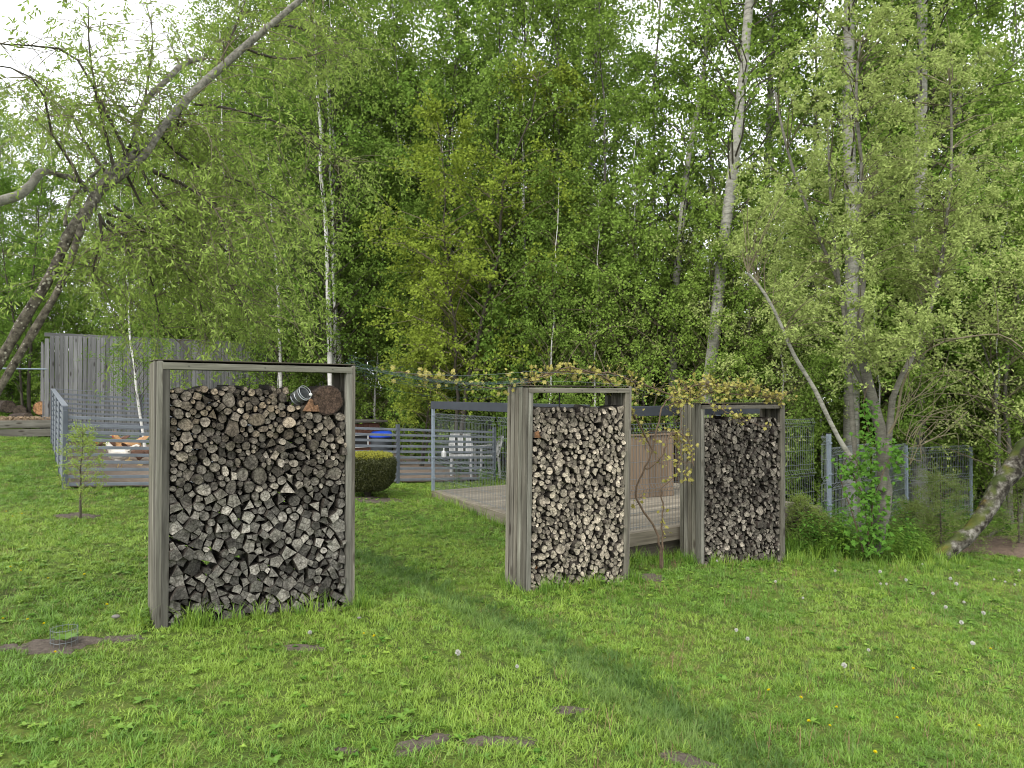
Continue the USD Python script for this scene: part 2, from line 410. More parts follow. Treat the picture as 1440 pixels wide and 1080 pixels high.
# firewood: end grain and bark by vertex tone, rings and cracks by the local coordinate lp (x, y in the cut face, z = seed)
mat('firewood', {
    'lp': ('attribute', {'attribute': 'lp'}),
    'tn': ('attribute', {'attribute': 'tone'}),
    'n1': ('noise_texture', {'scale': 70.0, 'detail': 5.0, 'roughness': 0.65}),
    'n0': ('noise_texture', {'scale': 22.0, 'detail': 2.0}),
    'sp': ('separate_xyz', {}),
    'cb': ('combine_xyz', {'z': 0.0}),
    'ln': ('vector_math', {'math_type': 'length'}),
    'wm': ('math', {'math_type': 'multiply_add', 'value2': 900.0}),
    'wd': ('math', {'math_type': 'multiply', 'value2': 14.0}),
    'sn': ('math', {'math_type': 'sine'}),
    'rr': ('map_range', {'from_min': -1.0, 'from_max': 1.0, 'to_min': 0.86, 'to_max': 1.08}),
    'nr': ('rgb_ramp', {'ramp': [(0.28, (0.20, 0.19, 0.18)), (0.45, (0.70, 0.69, 0.67)), (0.7, (1.25, 1.24, 1.22))]}),
    'cr': ('rgb_ramp', {'ramp': [(0.30, (0.45, 0.44, 0.43)), (0.5, (1.0, 1.0, 1.0)), (0.75, (1.22, 1.2, 1.18))]}),
    'vk': ('voronoi_texture', {'feature': 'distance_to_edge', 'scale': 30.0}),
    'vr': ('rgb_ramp', {'ramp': [(0.0, (0.28, 0.27, 0.26)), (0.05, (0.75, 0.74, 0.73)), (0.12, (1.0, 1.0, 1.0))]}),
    'm4': ('mix_color', {'blend_type': 'multiply', 'fac': 0.8, 'use_clamp': False}),
    'm1': ('mix_color', {'blend_type': 'multiply', 'fac': 1.0, 'use_clamp': False}),
    'm2': ('mix_color', {'blend_type': 'multiply', 'fac': 1.0, 'use_clamp': False}),
    'm3': ('mix_color', {'blend_type': 'multiply', 'fac': 1.0, 'use_clamp': False}),
    'b': ('bump', {'strength': 0.6, 'distance': 0.004}),
    'p': ('principled_bsdf', {'roughness': 0.85, 'specular_ior_level': 0.2}),
}, [('lp.vector', 'n1.vector'), ('lp.vector', 'n0.vector'), ('lp.vector', 'sp.vector'), ('sp.x', 'cb.x'), ('sp.y', 'cb.y'), ('cb.vector', 'ln.vector1'),
    ('n0.fac', 'wd.value1'), ('ln.value', 'wm.value1'), ('wd.value', 'wm.value3'), ('wm.value', 'sn.value1'), ('sn.value', 'rr.value'),
    ('n1.fac', 'nr.fac'), ('n0.fac', 'cr.fac'), ('tn.color', 'm1.a'), ('nr.color', 'm1.b'), ('m1.result', 'm2.a'), ('cr.color', 'm2.b'), ('m2.result', 'm3.a'), ('rr.result', 'm3.b'), ('lp.vector', 'vk.vector'), ('vk.distance', 'vr.fac'), ('m3.result', 'm4.a'), ('vr.color', 'm4.b'),
    ('n1.fac', 'b.height'), ('m4.result', 'p.base_color'), ('b.normal', 'p.normal')], 'p.BSDF')


def plain(name, col, rough=0.5, metallic=0.0, var=0.15, scale=6.0, spec=0.5, **kw):
    lo = [c * (1 - var) for c in col]; hi = [min(1, c * (1 + var)) for c in col]
    mat(name, {
        'g': ('geometry', {}),
        'n': ('noise_texture', {'scale': scale, 'detail': 5.0, 'roughness': 0.6}),
        'r': ('rgb_ramp', {'ramp': [(0.3, lo), (0.7, hi)]}),
        'p': ('principled_bsdf', {'roughness': rough, 'metallic': metallic, 'specular_ior_level': spec, **kw}),
    }, [('g.position', 'n.vector'), ('n.fac', 'r.fac'), ('r.color', 'p.base_color')], 'p.BSDF')


plain('paint_slat', (0.125, 0.138, 0.158), 0.45, var=0.15)
plain('paint_post', (0.06, 0.07, 0.085), 0.5)
plain('galvanised', (0.21, 0.25, 0.29), 0.45, metallic=0.3, var=0.12, scale=25)
plain('wire_grey', (0.13, 0.145, 0.15), 0.5, metallic=0.3)
plain('wire_green', (0.018, 0.05, 0.035), 0.6)
plain('wire_light', (0.22, 0.245, 0.25), 0.5, metallic=0.3)
plain('chair_white', (0.36, 0.36, 0.345), 0.45, var=0.06)
plain('beam_dark', (0.028, 0.033, 0.042), 0.6)
plain('black_steel', (0.012, 0.012, 0.013), 0.5)
plain('white_plastic', (0.50, 0.50, 0.48), 0.45, var=0.06)
plain('blue_plastic', (0.015, 0.06, 0.45), 0.4, var=0.1)
plain('bin_dark', (0.03, 0.035, 0.04), 0.5)
plain('brown_board', (0.11, 0.045, 0.025), 0.7, var=0.3, scale=20)
plain('dark_hollow', (0.01, 0.01, 0.01), 0.9)
plain('steel_pot', (0.30, 0.31, 0.31), 0.33, metallic=0.9, var=0.3, scale=30)
plain('feather_white', (0.55, 0.51, 0.44), 0.8, var=0.12, scale=40)
plain('feather_orange', (0.36, 0.20, 0.085), 0.8, var=0.25, scale=40)
plain('feather_brown', (0.10, 0.05, 0.03), 0.8, var=0.4, scale=40)
plain('comb_red', (0.45, 0.03, 0.02), 0.6)
plain('beak', (0.45, 0.32, 0.12), 0.5)
plain('stem_green', (0.12, 0.17, 0.05), 0.6)
plain('stem_brown', (0.16, 0.09, 0.05), 0.7)
plain('stone', (0.13, 0.12, 0.105), 0.85, var=0.25, scale=40)

mat('lawn_soil', {
    'g': ('geometry', {}),
    'n1': ('noise_texture', {'scale': 0.9, 'detail': 3.0}),
    'n2': ('noise_texture', {'scale': 38.0, 'detail': 5.0, 'roughness': 0.7}),
    'mm': ('mix', {'fac': 0.6}),
    'r': ('rgb_ramp', {'ramp': [(0.30, (0.022, 0.024, 0.012)), (0.46, (0.050, 0.072, 0.016)), (0.60, (0.10, 0.135, 0.024)), (0.75, (0.16, 0.155, 0.055))]}),
    'b': ('bump', {'strength': 0.8, 'distance': 0.03}),
    'p': ('principled_bsdf', {'roughness': 0.95, 'specular_ior_level': 0.1}),
}, [('g.position', 'n1.vector'), ('g.position', 'n2.vector'), ('n1.color', 'mm.color1'), ('n2.color', 'mm.color2'), ('mm.color', 'r.fac'), ('n2.fac', 'b.height'),
    ('r.color', 'p.base_color'), ('b.normal', 'p.normal')], 'p.BSDF')


# ------------------------------------------------------------------ ground
def grid_axis(lo, hi, step, far):
    mid = np.arange(lo, hi + 1e-6, step)
    g = [0.4, 0.9, 1.8, 3.5, 7, 13, 25, 45, 80]
    left = [lo - sum(g[:i + 1]) for i in range(len(g))]
    right = [hi + sum(g[:i + 1]) for i in range(len(g))]
    return np.array(sorted(left) + list(mid) + right)


gx = grid_axis(-13.0, 10.0, 0.11, 200); gy = grid_axis(1.5, 18.0, 0.11, 200)
XX, YY = np.meshgrid(gx, gy, indexing='ij')
ZZ = ground_z(XX, YY)
ZZ = ZZ + 0.018 * (fbm(np.stack([XX * 3.1, YY * 3.1, 0 * XX], -1), 3, 9) - 0.5)
nx, ny = XX.shape
ii = np.arange(nx * ny).reshape(nx, ny)
gf = np.concatenate([np.stack([ii[:-1, :-1], ii[1:, :-1], ii[1:, 1:]], -1).reshape(-1, 3), np.stack([ii[:-1, :-1], ii[1:, 1:], ii[:-1, 1:]], -1).reshape(-1, 3)])
obj('ground', (np.stack([XX, YY, ZZ], -1).reshape(-1, 3), gf), 'lawn_soil', kind='structure', label='uneven grassy ground sloping down to the right', smooth=True)

SOIL_MASKS = []   # (centre xy, rx, ry, angle) where no lawn grass grows


def soil_patch(c, rx, ry, ang, seed, label, mat_='soil', dz=0.002, bump=0.016, name='bare_soil_patch'):
    th = np.linspace(0, 2 * np.pi, 40, endpoint=False)
    rr = np.linspace(0, 1, 9)[1:]
    wob = 0.35 + 1.2 * fbm(np.stack([np.cos(th) * 2.2 + seed, np.sin(th) * 2.2, 0 * th + seed], -1), 4, seed)
    pts = [(0.0, 0.0)]
    hs = [1.0]
    for r in rr:
        for t, w in zip(th, wob):
            pts.append((r * w * math.cos(t) * rx, r * w * math.sin(t) * ry)); hs.append(1 - r)
    pts = np.array(pts); hs = np.array(hs)
    ca, sa = math.cos(ang), math.sin(ang)
    x = c[0] + pts[:, 0] * ca - pts[:, 1] * sa; y = c[1] + pts[:, 0] * sa + pts[:, 1] * ca
    n = fbm(np.stack([x * 14, y * 14, 0 * x], -1), 3, seed) - 0.5
    z = ground_z(x, y) + 0.010 + np.minimum(1, hs * 4) * (dz + bump * n * 2) - 0.022 * (hs < 0.01)
    f = [(0, 1 + k, 1 + (k + 1) % 40) for k in range(40)]
    for a in range(len(rr) - 1):
        o0, o1 = 1 + a * 40, 1 + (a + 1) * 40
        for k in range(40):
            k2 = (k + 1) % 40
            f += [(o0 + k, o1 + k, o1 + k2), (o0 + k, o1 + k2, o0 + k2)]
    SOIL_MASKS.append((c[0], c[1], rx * 0.80, ry * 0.80, ang))
    return obj(name, (np.stack([x, y, z], -1), np.array(f)), mat_, kind='structure', label=label, smooth=True)


for k, (px, py, rx, ry, an, lab) in enumerate([
    (598, 1046, 0.16, 0.09, 0.7, 'bare brown earth patch at the bottom middle of the lawn'),
    (700, 1044, 0.20, 0.07, 0.1, 'thin bare earth patch right of another at the bottom of the lawn'),
    (964, 1071, 0.17, 0.08, -0.2, 'bare earth patch at the lower edge of the lawn, right of centre'),
    (485, 1056, 0.07, 0.03, 0.0, 'tiny bare earth spot at the bottom edge of the lawn'),
    (80, 908, 0.27, 0.17, 0.25, 'bare earth bed round the small wire ring'),
    (168, 900, 0.16, 0.06, 0.4, 'narrow earth streak between wire ring and left firewood frame'),
    (6, 912, 0.10, 0.06, 0.0, 'bare earth spot at the left edge of the lawn'),
    (112, 726, 0.24, 0.17, 0.1, 'brown earth round the young golden conifer'),
    (452, 856, 0.20, 0.10, 0.55, 'earth heap at the foot of the left wood stack'),
    (905, 812, 0.30, 0.15, 0.2, 'bare earth at the right foot of the middle wood stack'),
    (430, 912, 0.16, 0.06, 0.2, 'thin bare patch in the grass before the left wood stack'),
    (800, 1000, 0.14, 0.05, 0.1, 'worn dry spot in the lawn, middle foreground'),
    (520, 703, 0.62, 0.40, 0.3, 'bare brown earth under the clipped box bush'),
]):
    g = G(px, py)
    soil_patch(g, rx, ry, an, 11 + k, lab)
g = G(1425, 772)
soil_patch(g, 0.95, 0.55, 0.2, 40, 'dark earth and bark litter beneath the leaning mossy trunk', 'litter', dz=0.10, bump=0.06, name='bark_litter_patch')

# ------------------------------------------------------------------ firewood frames
rngF = np.random.default_rng(7)


class Local:
    """Frame of reference of a firewood rack: u along the front, v into the depth, z up."""
    def __init__(s, A, ang, lean=0.0):
        s.o = np.array([A[0], A[1], 0.0]); a = math.radians(ang)
        s.u = np.array([math.cos(a), math.sin(a), 0]); s.v = np.array([-math.sin(a), math.cos(a), 0]); s.lean = lean

    def __call__(s, u, v, z):
        u = np.asarray(u, float); v = np.asarray(v, float); z = np.asarray(z, float)
        u, v, z = np.broadcast_arrays(u, v, z)
        return s.o + (u + z * s.lean)[..., None] * s.u + v[..., None] * s.v + z[..., None] * np.array([0, 0, 1.0])


def deposit(W, H, rads, rng):
    """Drops circles one by one to the lowest free place; returns the centres and radii that fit below H."""
    xs, zs, rs = np.zeros(0), np.zeros(0), np.zeros(0)
    for r in rads:
        cx = np.concatenate([np.linspace(r, W - r, 70), rng.uniform(r, W - r, 20)])
        if len(xs):
            dx = np.abs(cx[:, None] - xs); s = r + rs
            hit = dx < s
            zz = np.where(hit, zs + np.sqrt(np.maximum(s * s - dx * dx, 0)), r)
            cz = np.maximum(zz.max(1), r)
        else:
            cz = np.full(len(cx), r)
        j = np.argmin(cz + rng.uniform(0, 0.006, len(cz)))
        if cz[j] + r * 0.6 > H:
            if r < np.median(rads):
                break
            continue
        xs = np.append(xs, cx[j]); zs = np.append(zs, cz[j]); rs = np.append(rs, r)
    return xs, zs, rs


def power_cell(i, xs, zs, rs, W, reach):
    """Polygon of the points closer (in power distance) to log i than to its neighbours."""
    R = rs[i] * 1.55
    th = np.arange(12) / 12 * 2 * np.pi
    poly = np.stack([xs[i] + R * np.cos(th), zs[i] + R * np.sin(th)], 1)
    d2 = (xs - xs[i]) ** 2 + (zs - zs[i]) ** 2
    nb = np.nonzero((d2 < (rs[i] + rs + reach) ** 2) & (d2 > 1e-9))[0]
    planes = [((xs[j] - xs[i], zs[j] - zs[i]), (xs[j] ** 2 + zs[j] ** 2 - rs[j] ** 2 - xs[i] ** 2 - zs[i] ** 2 + rs[i] ** 2) / 2) for j in nb]
    planes += [((-1, 0), 0.0), ((1, 0), W), ((0, -1), 0.03)]
    for n, c in planes:
        s = poly[:, 0] * n[0] + poly[:, 1] * n[1] - c
        if (s <= 0).all():
            continue
        out = []
        for k in range(len(poly)):
            a, b, sa, sb = poly[k], poly[(k + 1) % len(poly)], s[k], s[(k + 1) % len(poly)]
            if sa <= 0:
                out.append(a)
            if sa * sb < 0:
                out.append(a + (b - a) * sa / (sa - sb))
        poly = np.array(out)
        if len(poly) < 3:
            return None
    return poly


def simplify(poly, keep):
    poly = list(poly)
    while len(poly) > keep:
        a = [abs(np.cross(poly[k - 1] - poly[k], poly[(k + 1) % len(poly)] - poly[k])) for k in range(len(poly))]
        poly.pop(int(np.argmin(a)))
    return np.array(poly)


def densify(poly, step=0.02):
    out = []
    for k in range(len(poly)):
        a, b = poly[k], poly[(k + 1) % len(poly)]
        n = max(1, int(np.linalg.norm(b - a) / step))
        for t in range(min(n, 2)):
            out.append(a + (b - a) * t / min(n, 2))
    return np.array(out)


def log_mesh(L, outline, centre, v0, v1, tone_end, tone_bark, rng, round_=True):
    """One log as a closed prism: bark sides, slightly skewed cut face with a darker rim."""
    n = len(outline)
    rel = outline - centre
    tilt = rng.normal(0, 0.10, 2); drift = rng.normal(0, 0.012, 2)
    rim = 0.90 if round_ else 0.955
    vf = v0 + rel @ tilt
    vi = vf - 0.002 - (0.003 if round_ else 0.0)
    back = centre + rel * rng.uniform(0.86, 1.0) + drift
    jag = rng.normal(0, 0.0025, n)
    V_side = np.concatenate([L(outline[:, 0], vf + jag, outline[:, 1]), L(back[:, 0], np.full(n, v1), back[:, 1])])
    inner = centre + rel * rim
    V_rim = np.concatenate([L(outline[:, 0], vf + jag, outline[:, 1]), L(inner[:, 0], vi + jag, inner[:, 1])])
    V_cap = np.concatenate([L(inner[:, 0], vi + jag, inner[:, 1]), L(centre[0], v0 - 0.002, centre[1])[None]])
    V_back = L(back[:, 0], np.full(n, v1), back[:, 1])
    k = np.arange(n); k2 = (k + 1) % n
    ring = np.concatenate([np.stack([k, k2 + n, k2], 1), np.stack([k, k + n, k2 + n], 1)])
    fan = np.stack([k, k2, np.full(n, n)], 1)
    mb = MB()
    sd = rng.random() * 30
    off = rng.normal(0, 0.004, 2)
    if not round_:
        off = off + rel[rng.integers(n)] * 0.9
    lp_cap = np.column_stack([np.vstack([rel * rim, [[0, 0]]]) - off, np.full(n + 1, sd)])
    lp_side = np.column_stack([np.concatenate([rel, rel]) + sd, np.concatenate([np.zeros(n), np.full(n, 0.3)]) + sd])
    mb.add(V_side, ring, tone_bark, lp_side)
    mb.add(V_rim, ring[:, ::-1], np.asarray(tone_bark) * 0.5 + np.asarray(tone_end) * (0.25 if round_ else 0.45), np.column_stack([np.concatenate([rel, rel * rim]), np.full(2 * n, sd)]))
    mb.add(V_cap, fan, tone_end, lp_cap)
    mb.add(V_back, np.stack([np.zeros(n - 2, int), np.arange(2, n), np.arange(1, n - 1)], 1), tone_end, np.column_stack([rel, np.full(n, sd)]))
    return mb


ORD = ['', 'first', 'second', 'third', 'fourth', 'fifth', 'sixth', 'seventh', 'eighth', 'ninth', 'tenth', 'eleventh', 'twelfth']


def tell_apart(texts, xs_):
    """Things that read alike are told apart by their order from the left."""
    by = {}
    for k, t in enumerate(texts):
        by.setdefault(t, []).append(k)
    out = list(texts)
    for t, ks in by.items():
        if len(ks) > 1:
            for n, k in enumerate(sorted(ks, key=lambda q: xs_[q])):
                out[k] = f"{ORD[n + 1] if n < 12 else str(n + 1) + 'th'} {t}, from left"
    return out


def rack(name_label, A, ang, W, top, depth, lean, nb, seed, tone=1.0):
    """Open-fronted box of weathered boards: board cladding left and right, jambs inside it, board roof between."""
    rng = np.random.default_rng(seed)
    L = Local(A, ang, lean)
    t = thing('firewood_frame', name_label, 'wood frame', (0, 0, 0))
    zb0 = float(ground_z(*L(0, 0.15, 0)[:2])) - 0.06; zb1 = float(ground_z(*L(W, 0.15, 0)[:2])) - 0.06
    ct, jt, bt = 0.03, 0.048, 0.047
    bw = depth / nb

    def tn():
        k = tone * rng.uniform(0.62, 1.25)
        return (k * rng.uniform(0.97, 1.04), k, k * rng.uniform(0.92, 1.0))
    for side, zb in ((0, zb0), (1, zb1)):
        uc = ct / 2 if side == 0 else W - ct / 2
        for k in range(nb):
            dz = rng.normal(0, 0.006)
            v = (k + 0.5) * bw
            obj('side_board', board(L(uc, v, zb - 0.05), L(uc, v, top + dz), L.v, bw - 0.014, ct + rng.normal(0, 0.003), rng, tone=tn(), warp=0.002), 'plank_grey', t)
        uj = ct + jt / 2 + 0.001 if side == 0 else W - ct - jt / 2 - 0.001
        for v in (jt / 2 + 0.004, depth - jt / 2 - 0.004):
            obj('jamb', board(L(uj, v, zb - 0.05), L(uj, v, top - bt - 0.004), L.u, jt, jt, rng, tone=tn()), 'plank_grey', t)
    for k in range(nb):
        v = (k + 0.5) * bw
        dz = 0 if k == 0 else rng.normal(0.004, 0.003)
        obj('top_board', board(L(ct + 0.002, v + (-0.003 if k == 0 else 0), top - bt / 2 - 0.008 + dz), L(W - ct - 0.002, v + (-0.003 if k == 0 else 0), top - bt / 2 - 0.008 + dz), L.v, bw - 0.003, bt, rng, tone=tn(), warp=0.002), 'plank_grey', t)
    lid = board(L(-0.004, depth / 2, top + 0.010), L(W + 0.004, depth / 2, top + 0.010), L.v, depth - 0.02, 0.008, rng, tone=(0.5, 0.46, 0.38))
    obj('cover_strip', lid, 'plank_grey', t)
    # screw heads on the front beam
    for u in (0.20, 0.5 * W, W - 0.2):
        s = trimesh.creation.cylinder(radius=0.004, height=0.004, sections=8)
        sv = np.array(s.vertices)
        obj('screw', (L(u + sv[:, 0], -0.004 + sv[:, 2], top - bt * 0.5 - 0.008 + sv[:, 1]), np.array(s.faces)), 'black_steel', t)
    return L, t, zb0, zb1, ct + jt


def stack(L, W, fill, zb0, zb1, inset, top, seed, rfun, kinds, stuff_name, stuff_label, drop=0.0):
    """Fills a rack with logs. kinds(x, z, r) gives (kind key, tone of the cut face, tone of the bark, round?)."""
    rng = np.random.default_rng(seed)
    Wi = W - 2 * inset - 0.006
    H = fill - max(zb0, zb1)
    rads = rfun(rng, 1500)
    xs, zs, rs = deposit(Wi, H, rads, rng)
    ff = np.clip((xs / Wi - 0.62) / 0.16, 0, 1)
    ok = zs + rs < H - drop * ff * ff * (3 - 2 * ff) + 0.03
    xs, zs, rs = xs[ok], zs[ok], rs[ok]
    items = {}
    for i in range(len(xs)):
        key, te, tb, rnd = kinds(xs[i] / Wi, zs[i] / H, rs[i], rng)
        c = np.array([xs[i], zs[i]])
        if rnd:
            n = 12 if rs[i] > 0.022 else 9
            th = np.arange(n) / n * 2 * np.pi + rng.random()
            rr = rs[i] * (1.0 + 0.11 * np.sin(th * 2 + rng.random() * 6) * rng.random() + 0.07 * np.sin(th * 3 + rng.random() * 6) * rng.random() + rng.normal(0, 0.035, n))
            sq = 1.0 + rng.normal(0, 0.09)
            outline = np.stack([c[0] + rr * np.cos(th) * sq, c[1] + rr * np.sin(th) / sq], 1)
        else:
            cell = power_cell(i, xs, zs, rs, Wi, 0.03)
            if cell is None or len(cell) < 3:
                continue
            cell = simplify(cell, int(rng.choice([3, 4, 4, 5, 5])))
            if len(cell) < 3:
                continue
            c = cell.mean(0)
            cell = c + (cell - c) * rng.uniform(0.93, 1.0)
            outline = densify(cell)
            outline = outline + rng.normal(0, 0.0012, outline.shape)
        v0 = rng.normal(0.0, 0.020) + (0.016 if rng.random() < 0.85 else rng.uniform(0.0, 0.05))
        v0 = max(v0, -0.028)
        items.setdefault(key, []).append((rs[i], outline, c, v0, te, tb, rnd))
    def place(o):
        sh = zb0 + 0.04 + (zb1 - zb0) * (o[:, 0] / Wi)
        fade = np.clip(1 - o[:, 1] / H, 0, 1)
        return np.stack([o[:, 0] + inset + 0.003, o[:, 1] + max(zb0, zb1) + 0.04 + (sh - max(zb0, zb1) - 0.04) * fade], 1)
    rest = MB(); nrest = 0
    counts = {}
    for key, lst in items.items():
        name, label, cat, group = key
        lst.sort(key=lambda q: -q[0])
        texts = []
        stack_word = stuff_label.split('of the ')[-1]
        lum = np.array([float(np.mean(q[4])) for q in lst[:300]]); l1, l2 = np.quantile(lum, [0.33, 0.67])
        big_r = np.median([q[0] for q in lst[:300]])
        for q in lst[:300]:
            x, z = q[2][0] / Wi, q[2][1] / H
            hb = ['at bottom of', 'low in', 'halfway up', 'high in', 'atop'][min(4, int(z * 5))]
            wb = ['by left jamb', 'left of middle', 'in middle', 'right of middle', 'by right jamb'][min(4, int(x * 5))]
            m = float(np.mean(q[4]))
            texts.append(f"{'thick' if q[0] > big_r else 'thin'} {'dark' if m < l1 else 'pale' if m > l2 else 'grey'} {label} {hb} {stack_word} {wb}")
        texts = tell_apart(texts, [q[2][0] for q in lst[:300]])
        for q, (r, o, c, v0, te, tb, rnd) in enumerate(lst):
            mb = log_mesh(L, place(o), place(c[None])[0], v0, v0 + rng.uniform(0.27, 0.31), te, tb, rng, rnd)
            if q < 300:
                obj(name, mb, 'firewood', label=texts[q], cat=cat, group=group)
            else:
                v, f = mb.get(); rest.add(v, f, np.vstack(mb.t), np.vstack(mb.l)); nrest += 1
        counts[name] = len(lst)
    # dark filler sticks added in the gaps between logs, blocking light from behind
    from scipy.spatial import Delaunay
    tri = Delaunay(np.stack([xs, zs], 1)).simplices
    for a, b, c3 in tri:
        pts = np.array([[xs[q], zs[q]] for q in (a, b, c3)]); rr = np.array([rs[q] for q in (a, b, c3)])
        w = 1 / rr; ctr = (pts * w[:, None]).sum(0) / w.sum()
        gap = (np.linalg.norm(pts - ctr, axis=1) - rr).min()
        if np.linalg.norm(pts - ctr, axis=1).max() > 0.12:
            continue
        r = max(gap, 0.002) + 0.004
        th = np.arange(5) / 5 * 2 * np.pi + rng.random()
        o = ctr + np.stack([np.cos(th), np.sin(th)], 1) * r * rng.uniform(0.8, 1.2, (5, 1))
        k = rng.uniform(0.25, 0.8)
        mb = log_mesh(L, place(o), place(ctr[None])[0], 0.03 + rng.uniform(0, 0.05), 0.27, np.array([0.16, 0.14, 0.12]) * k, np.array([0.08, 0.07, 0.06]) * k, rng, True)
        v, f = mb.get(); rest.add(v, f, np.vstack(mb.t), np.vstack(mb.l)); nrest += 1
    obj(stuff_name, rest, 'firewood', label=stuff_label, cat='firewood', kind='stuff')
    print('logs', counts, 'rest', nrest)


# left rack
WA = 1.474
L1, T1, zb0, zb1, ins = rack('large weathered grey board frame holding the left wood stack', (-2.47, 4.95), 36.2, WA, 1.885, 0.33, 0.0, 5, 21)
KR = ('round_log', 'round log', 'log', 'round logs of the left wood stack')
KS = ('split_log', 'split log', 'log', 'split logs of the left wood stack')


def kinds1(x, z, r, rng):
    split = rng.random() < (0.93 if z < 0.42 else 0.62 if z < 0.55 else 0.16)
    warm = np.clip((z - 0.45) * 2.2, 0, 1) * rng.uniform(0.4, 1.0)
    b = rng.choice([rng.uniform(0.22, 0.5), rng.uniform(0.5, 0.95), rng.uniform(0.95, 1.5)], p=[0.33, 0.47, 0.20])
    grey = np.array([0.275, 0.26, 0.228]); tan = np.array([0.295, 0.235, 0.165])
    te = (grey * (1 - warm) + tan * warm) * b
    tb = np.array([0.05, 0.043, 0.035]) * rng.uniform(0.5, 1.7)
    return (KS if split else KR), te, tb, not split


stack(L1, WA, 1.675, zb0, zb1, ins, 1.885, 31,
      lambda rng, n: np.concatenate([np.clip(rng.lognormal(math.log(0.0285), 0.34, 330), 0.014, 0.062), np.clip(rng.lognormal(math.log(0.0228), 0.36, n - 330), 0.011, 0.056)]), kinds1, 'small_firewood', 'small sticks and logs wedged between the larger ones of the left wood stack', drop=0.20)

# middle rack
WB = 1.295
L2, T2, zb0, zb1, ins2 = rack('weathered frame with a wide board side holding the middle wood stack', (0.11, 6.54), 32.7, WB, 1.722, 0.335, 0.018, 5, 22, 1.06)
KM = ('pale_log', 'log', 'log', 'logs of the middle wood stack')


def kinds2(x, z, r, rng):
    split = rng.random() < 0.2
    b = rng.choice([rng.uniform(0.3, 0.6), rng.uniform(0.65, 1.0), rng.uniform(1.0, 1.4)], p=[0.2, 0.5, 0.3])
    te = np.array([0.455, 0.40, 0.315]) * b * (0.7 if z > 0.88 else 1.0)  # top rows toned darker, beneath the roof boards
    if rng.random() < 0.004:
        te = np.array([0.24, 0.125, 0.06])
    tb = np.array([0.06, 0.052, 0.042]) * rng.uniform(0.5, 1.6)
    return KM, te, tb, not split


stack(L2, WB, 1.495, zb0, zb1, ins2, 1.722, 32,
      lambda rng, n: np.clip(rng.lognormal(math.log(0.0240), 0.30, n), 0.012, 0.05), kinds2, 'small_firewood', 'thinner logs and added filler sticks between the larger ones of the middle wood stack')
for u in (0.16, 0.60):
    b_ = tubes(np.array([L2(u, 0.30, 1.30), L2(u, 0.30, 1.68)]), np.array([0.008, 0.008]), 6, cap=True)
    obj('back_rod', b_, 'black_steel', T2)

# right rack
WC = 1.36
L3, T3, zb0, zb1, ins3 = rack('weathered frame overgrown with vine holding the right wood stack', (2.19, 8.32), 25.2, WC, 1.535, 0.36, 0.006, 5, 23, 1.08)
KW = ('weathered_log', 'weathered log', 'log', 'logs of the right wood stack')


def kinds3(x, z, r, rng):
    split = rng.random() < 0.35
    b = rng.choice([rng.uniform(0.2, 0.5), rng.uniform(0.5, 0.9), rng.uniform(0.9, 1.35)], p=[0.35, 0.43, 0.22]) * (1.2 if z < 0.4 else 0.85)  # shade of this stack put into the tones; lower rows paler
    te = np.array([0.265, 0.238, 0.198]) * b
    tb = np.array([0.05, 0.042, 0.035]) * rng.uniform(0.5, 1.6)
    return KW, te, tb, not split


stack(L3, WC, 1.325, zb0, zb1, ins3, 1.535, 33,
      lambda rng, n: np.clip(rng.lognormal(math.log(0.022), 0.36, n), 0.011, 0.055), kinds3, 'small_firewood', 'thinner logs and added filler sticks between the larger ones of the right wood stack')

# things lying on top of the left stack
big = MB()
rngT = np.random.default_rng(3)
th = np.arange(22) / 22 * 2 * np.pi
c = np.array([WA - 0.235, 1.605]); rad = 0.132 * (1 + rngT.normal(0, 0.02, 22))
big = log_mesh(L1, np.stack([c[0] + rad * np.cos(th), c[1] + rad * np.sin(th) * 0.93], 1), c, 0.012, 0.32, (0.085, 0.056, 0.040), (0.06, 0.045, 0.035), rngT, True)
obj('rotten_log', big, 'firewood', label='thick round rotten brown log on top of the left wood stack', cat='log')
c = np.array([WA - 0.375, 1.565])
big = log_mesh(L1, np.array([[c[0] - 0.075, c[1] - 0.045], [c[0] + 0.07, c[1] - 0.05], [c[0] + 0.055, c[1] + 0.015], [c[0] - 0.01, c[1] + 0.06]]), c, 0.0, 0.30, (0.27, 0.15, 0.085), (0.09, 0.065, 0.045), rngT, False)
obj('wedge_log', big, 'firewood', label='reddish split wedge leaning on the thick rotten log', cat='log')
pot = thing('metal_pot', 'shiny metal pot lying on its side on the left wood stack', 'pot', L1(WA - 0.47, 0.09, 1.615))
prof = np.array([[0.0, 0.0], [0.052, 0.0], [0.058, 0.006], [0.058, 0.012], [0.055, 0.015], [0.055, 0.05], [0.058, 0.053], [0.055, 0.056], [0.055, 0.092], [0.061, 0.096], [0.061, 0.10], [0.054, 0.10], [0.05, 0.02], [0, 0.018]])
pv = trimesh.creation.revolve(prof, sections=28)
R = trimesh.transformations.euler_matrix(math.radians(62), math.radians(20), math.radians(50))
pv.apply_transform(R)
obj('pot_body', pv, 'steel_pot', pot, smooth=35)
lid = trimesh.creation.torus(0.058, 0.004, major_sections=28, minor_sections=6); lid.apply_translation([0, 0, 0.118]); lid.apply_transform(R)
obj('lid_ring', lid, 'steel_pot', pot, smooth=True)
hd = trimesh.creation.icosphere(1, 0.014); hd.apply_translation([0.05, 0, 0.12]); hd.apply_transform(R)
obj('knob', hd, 'white_plastic', pot, smooth=True)

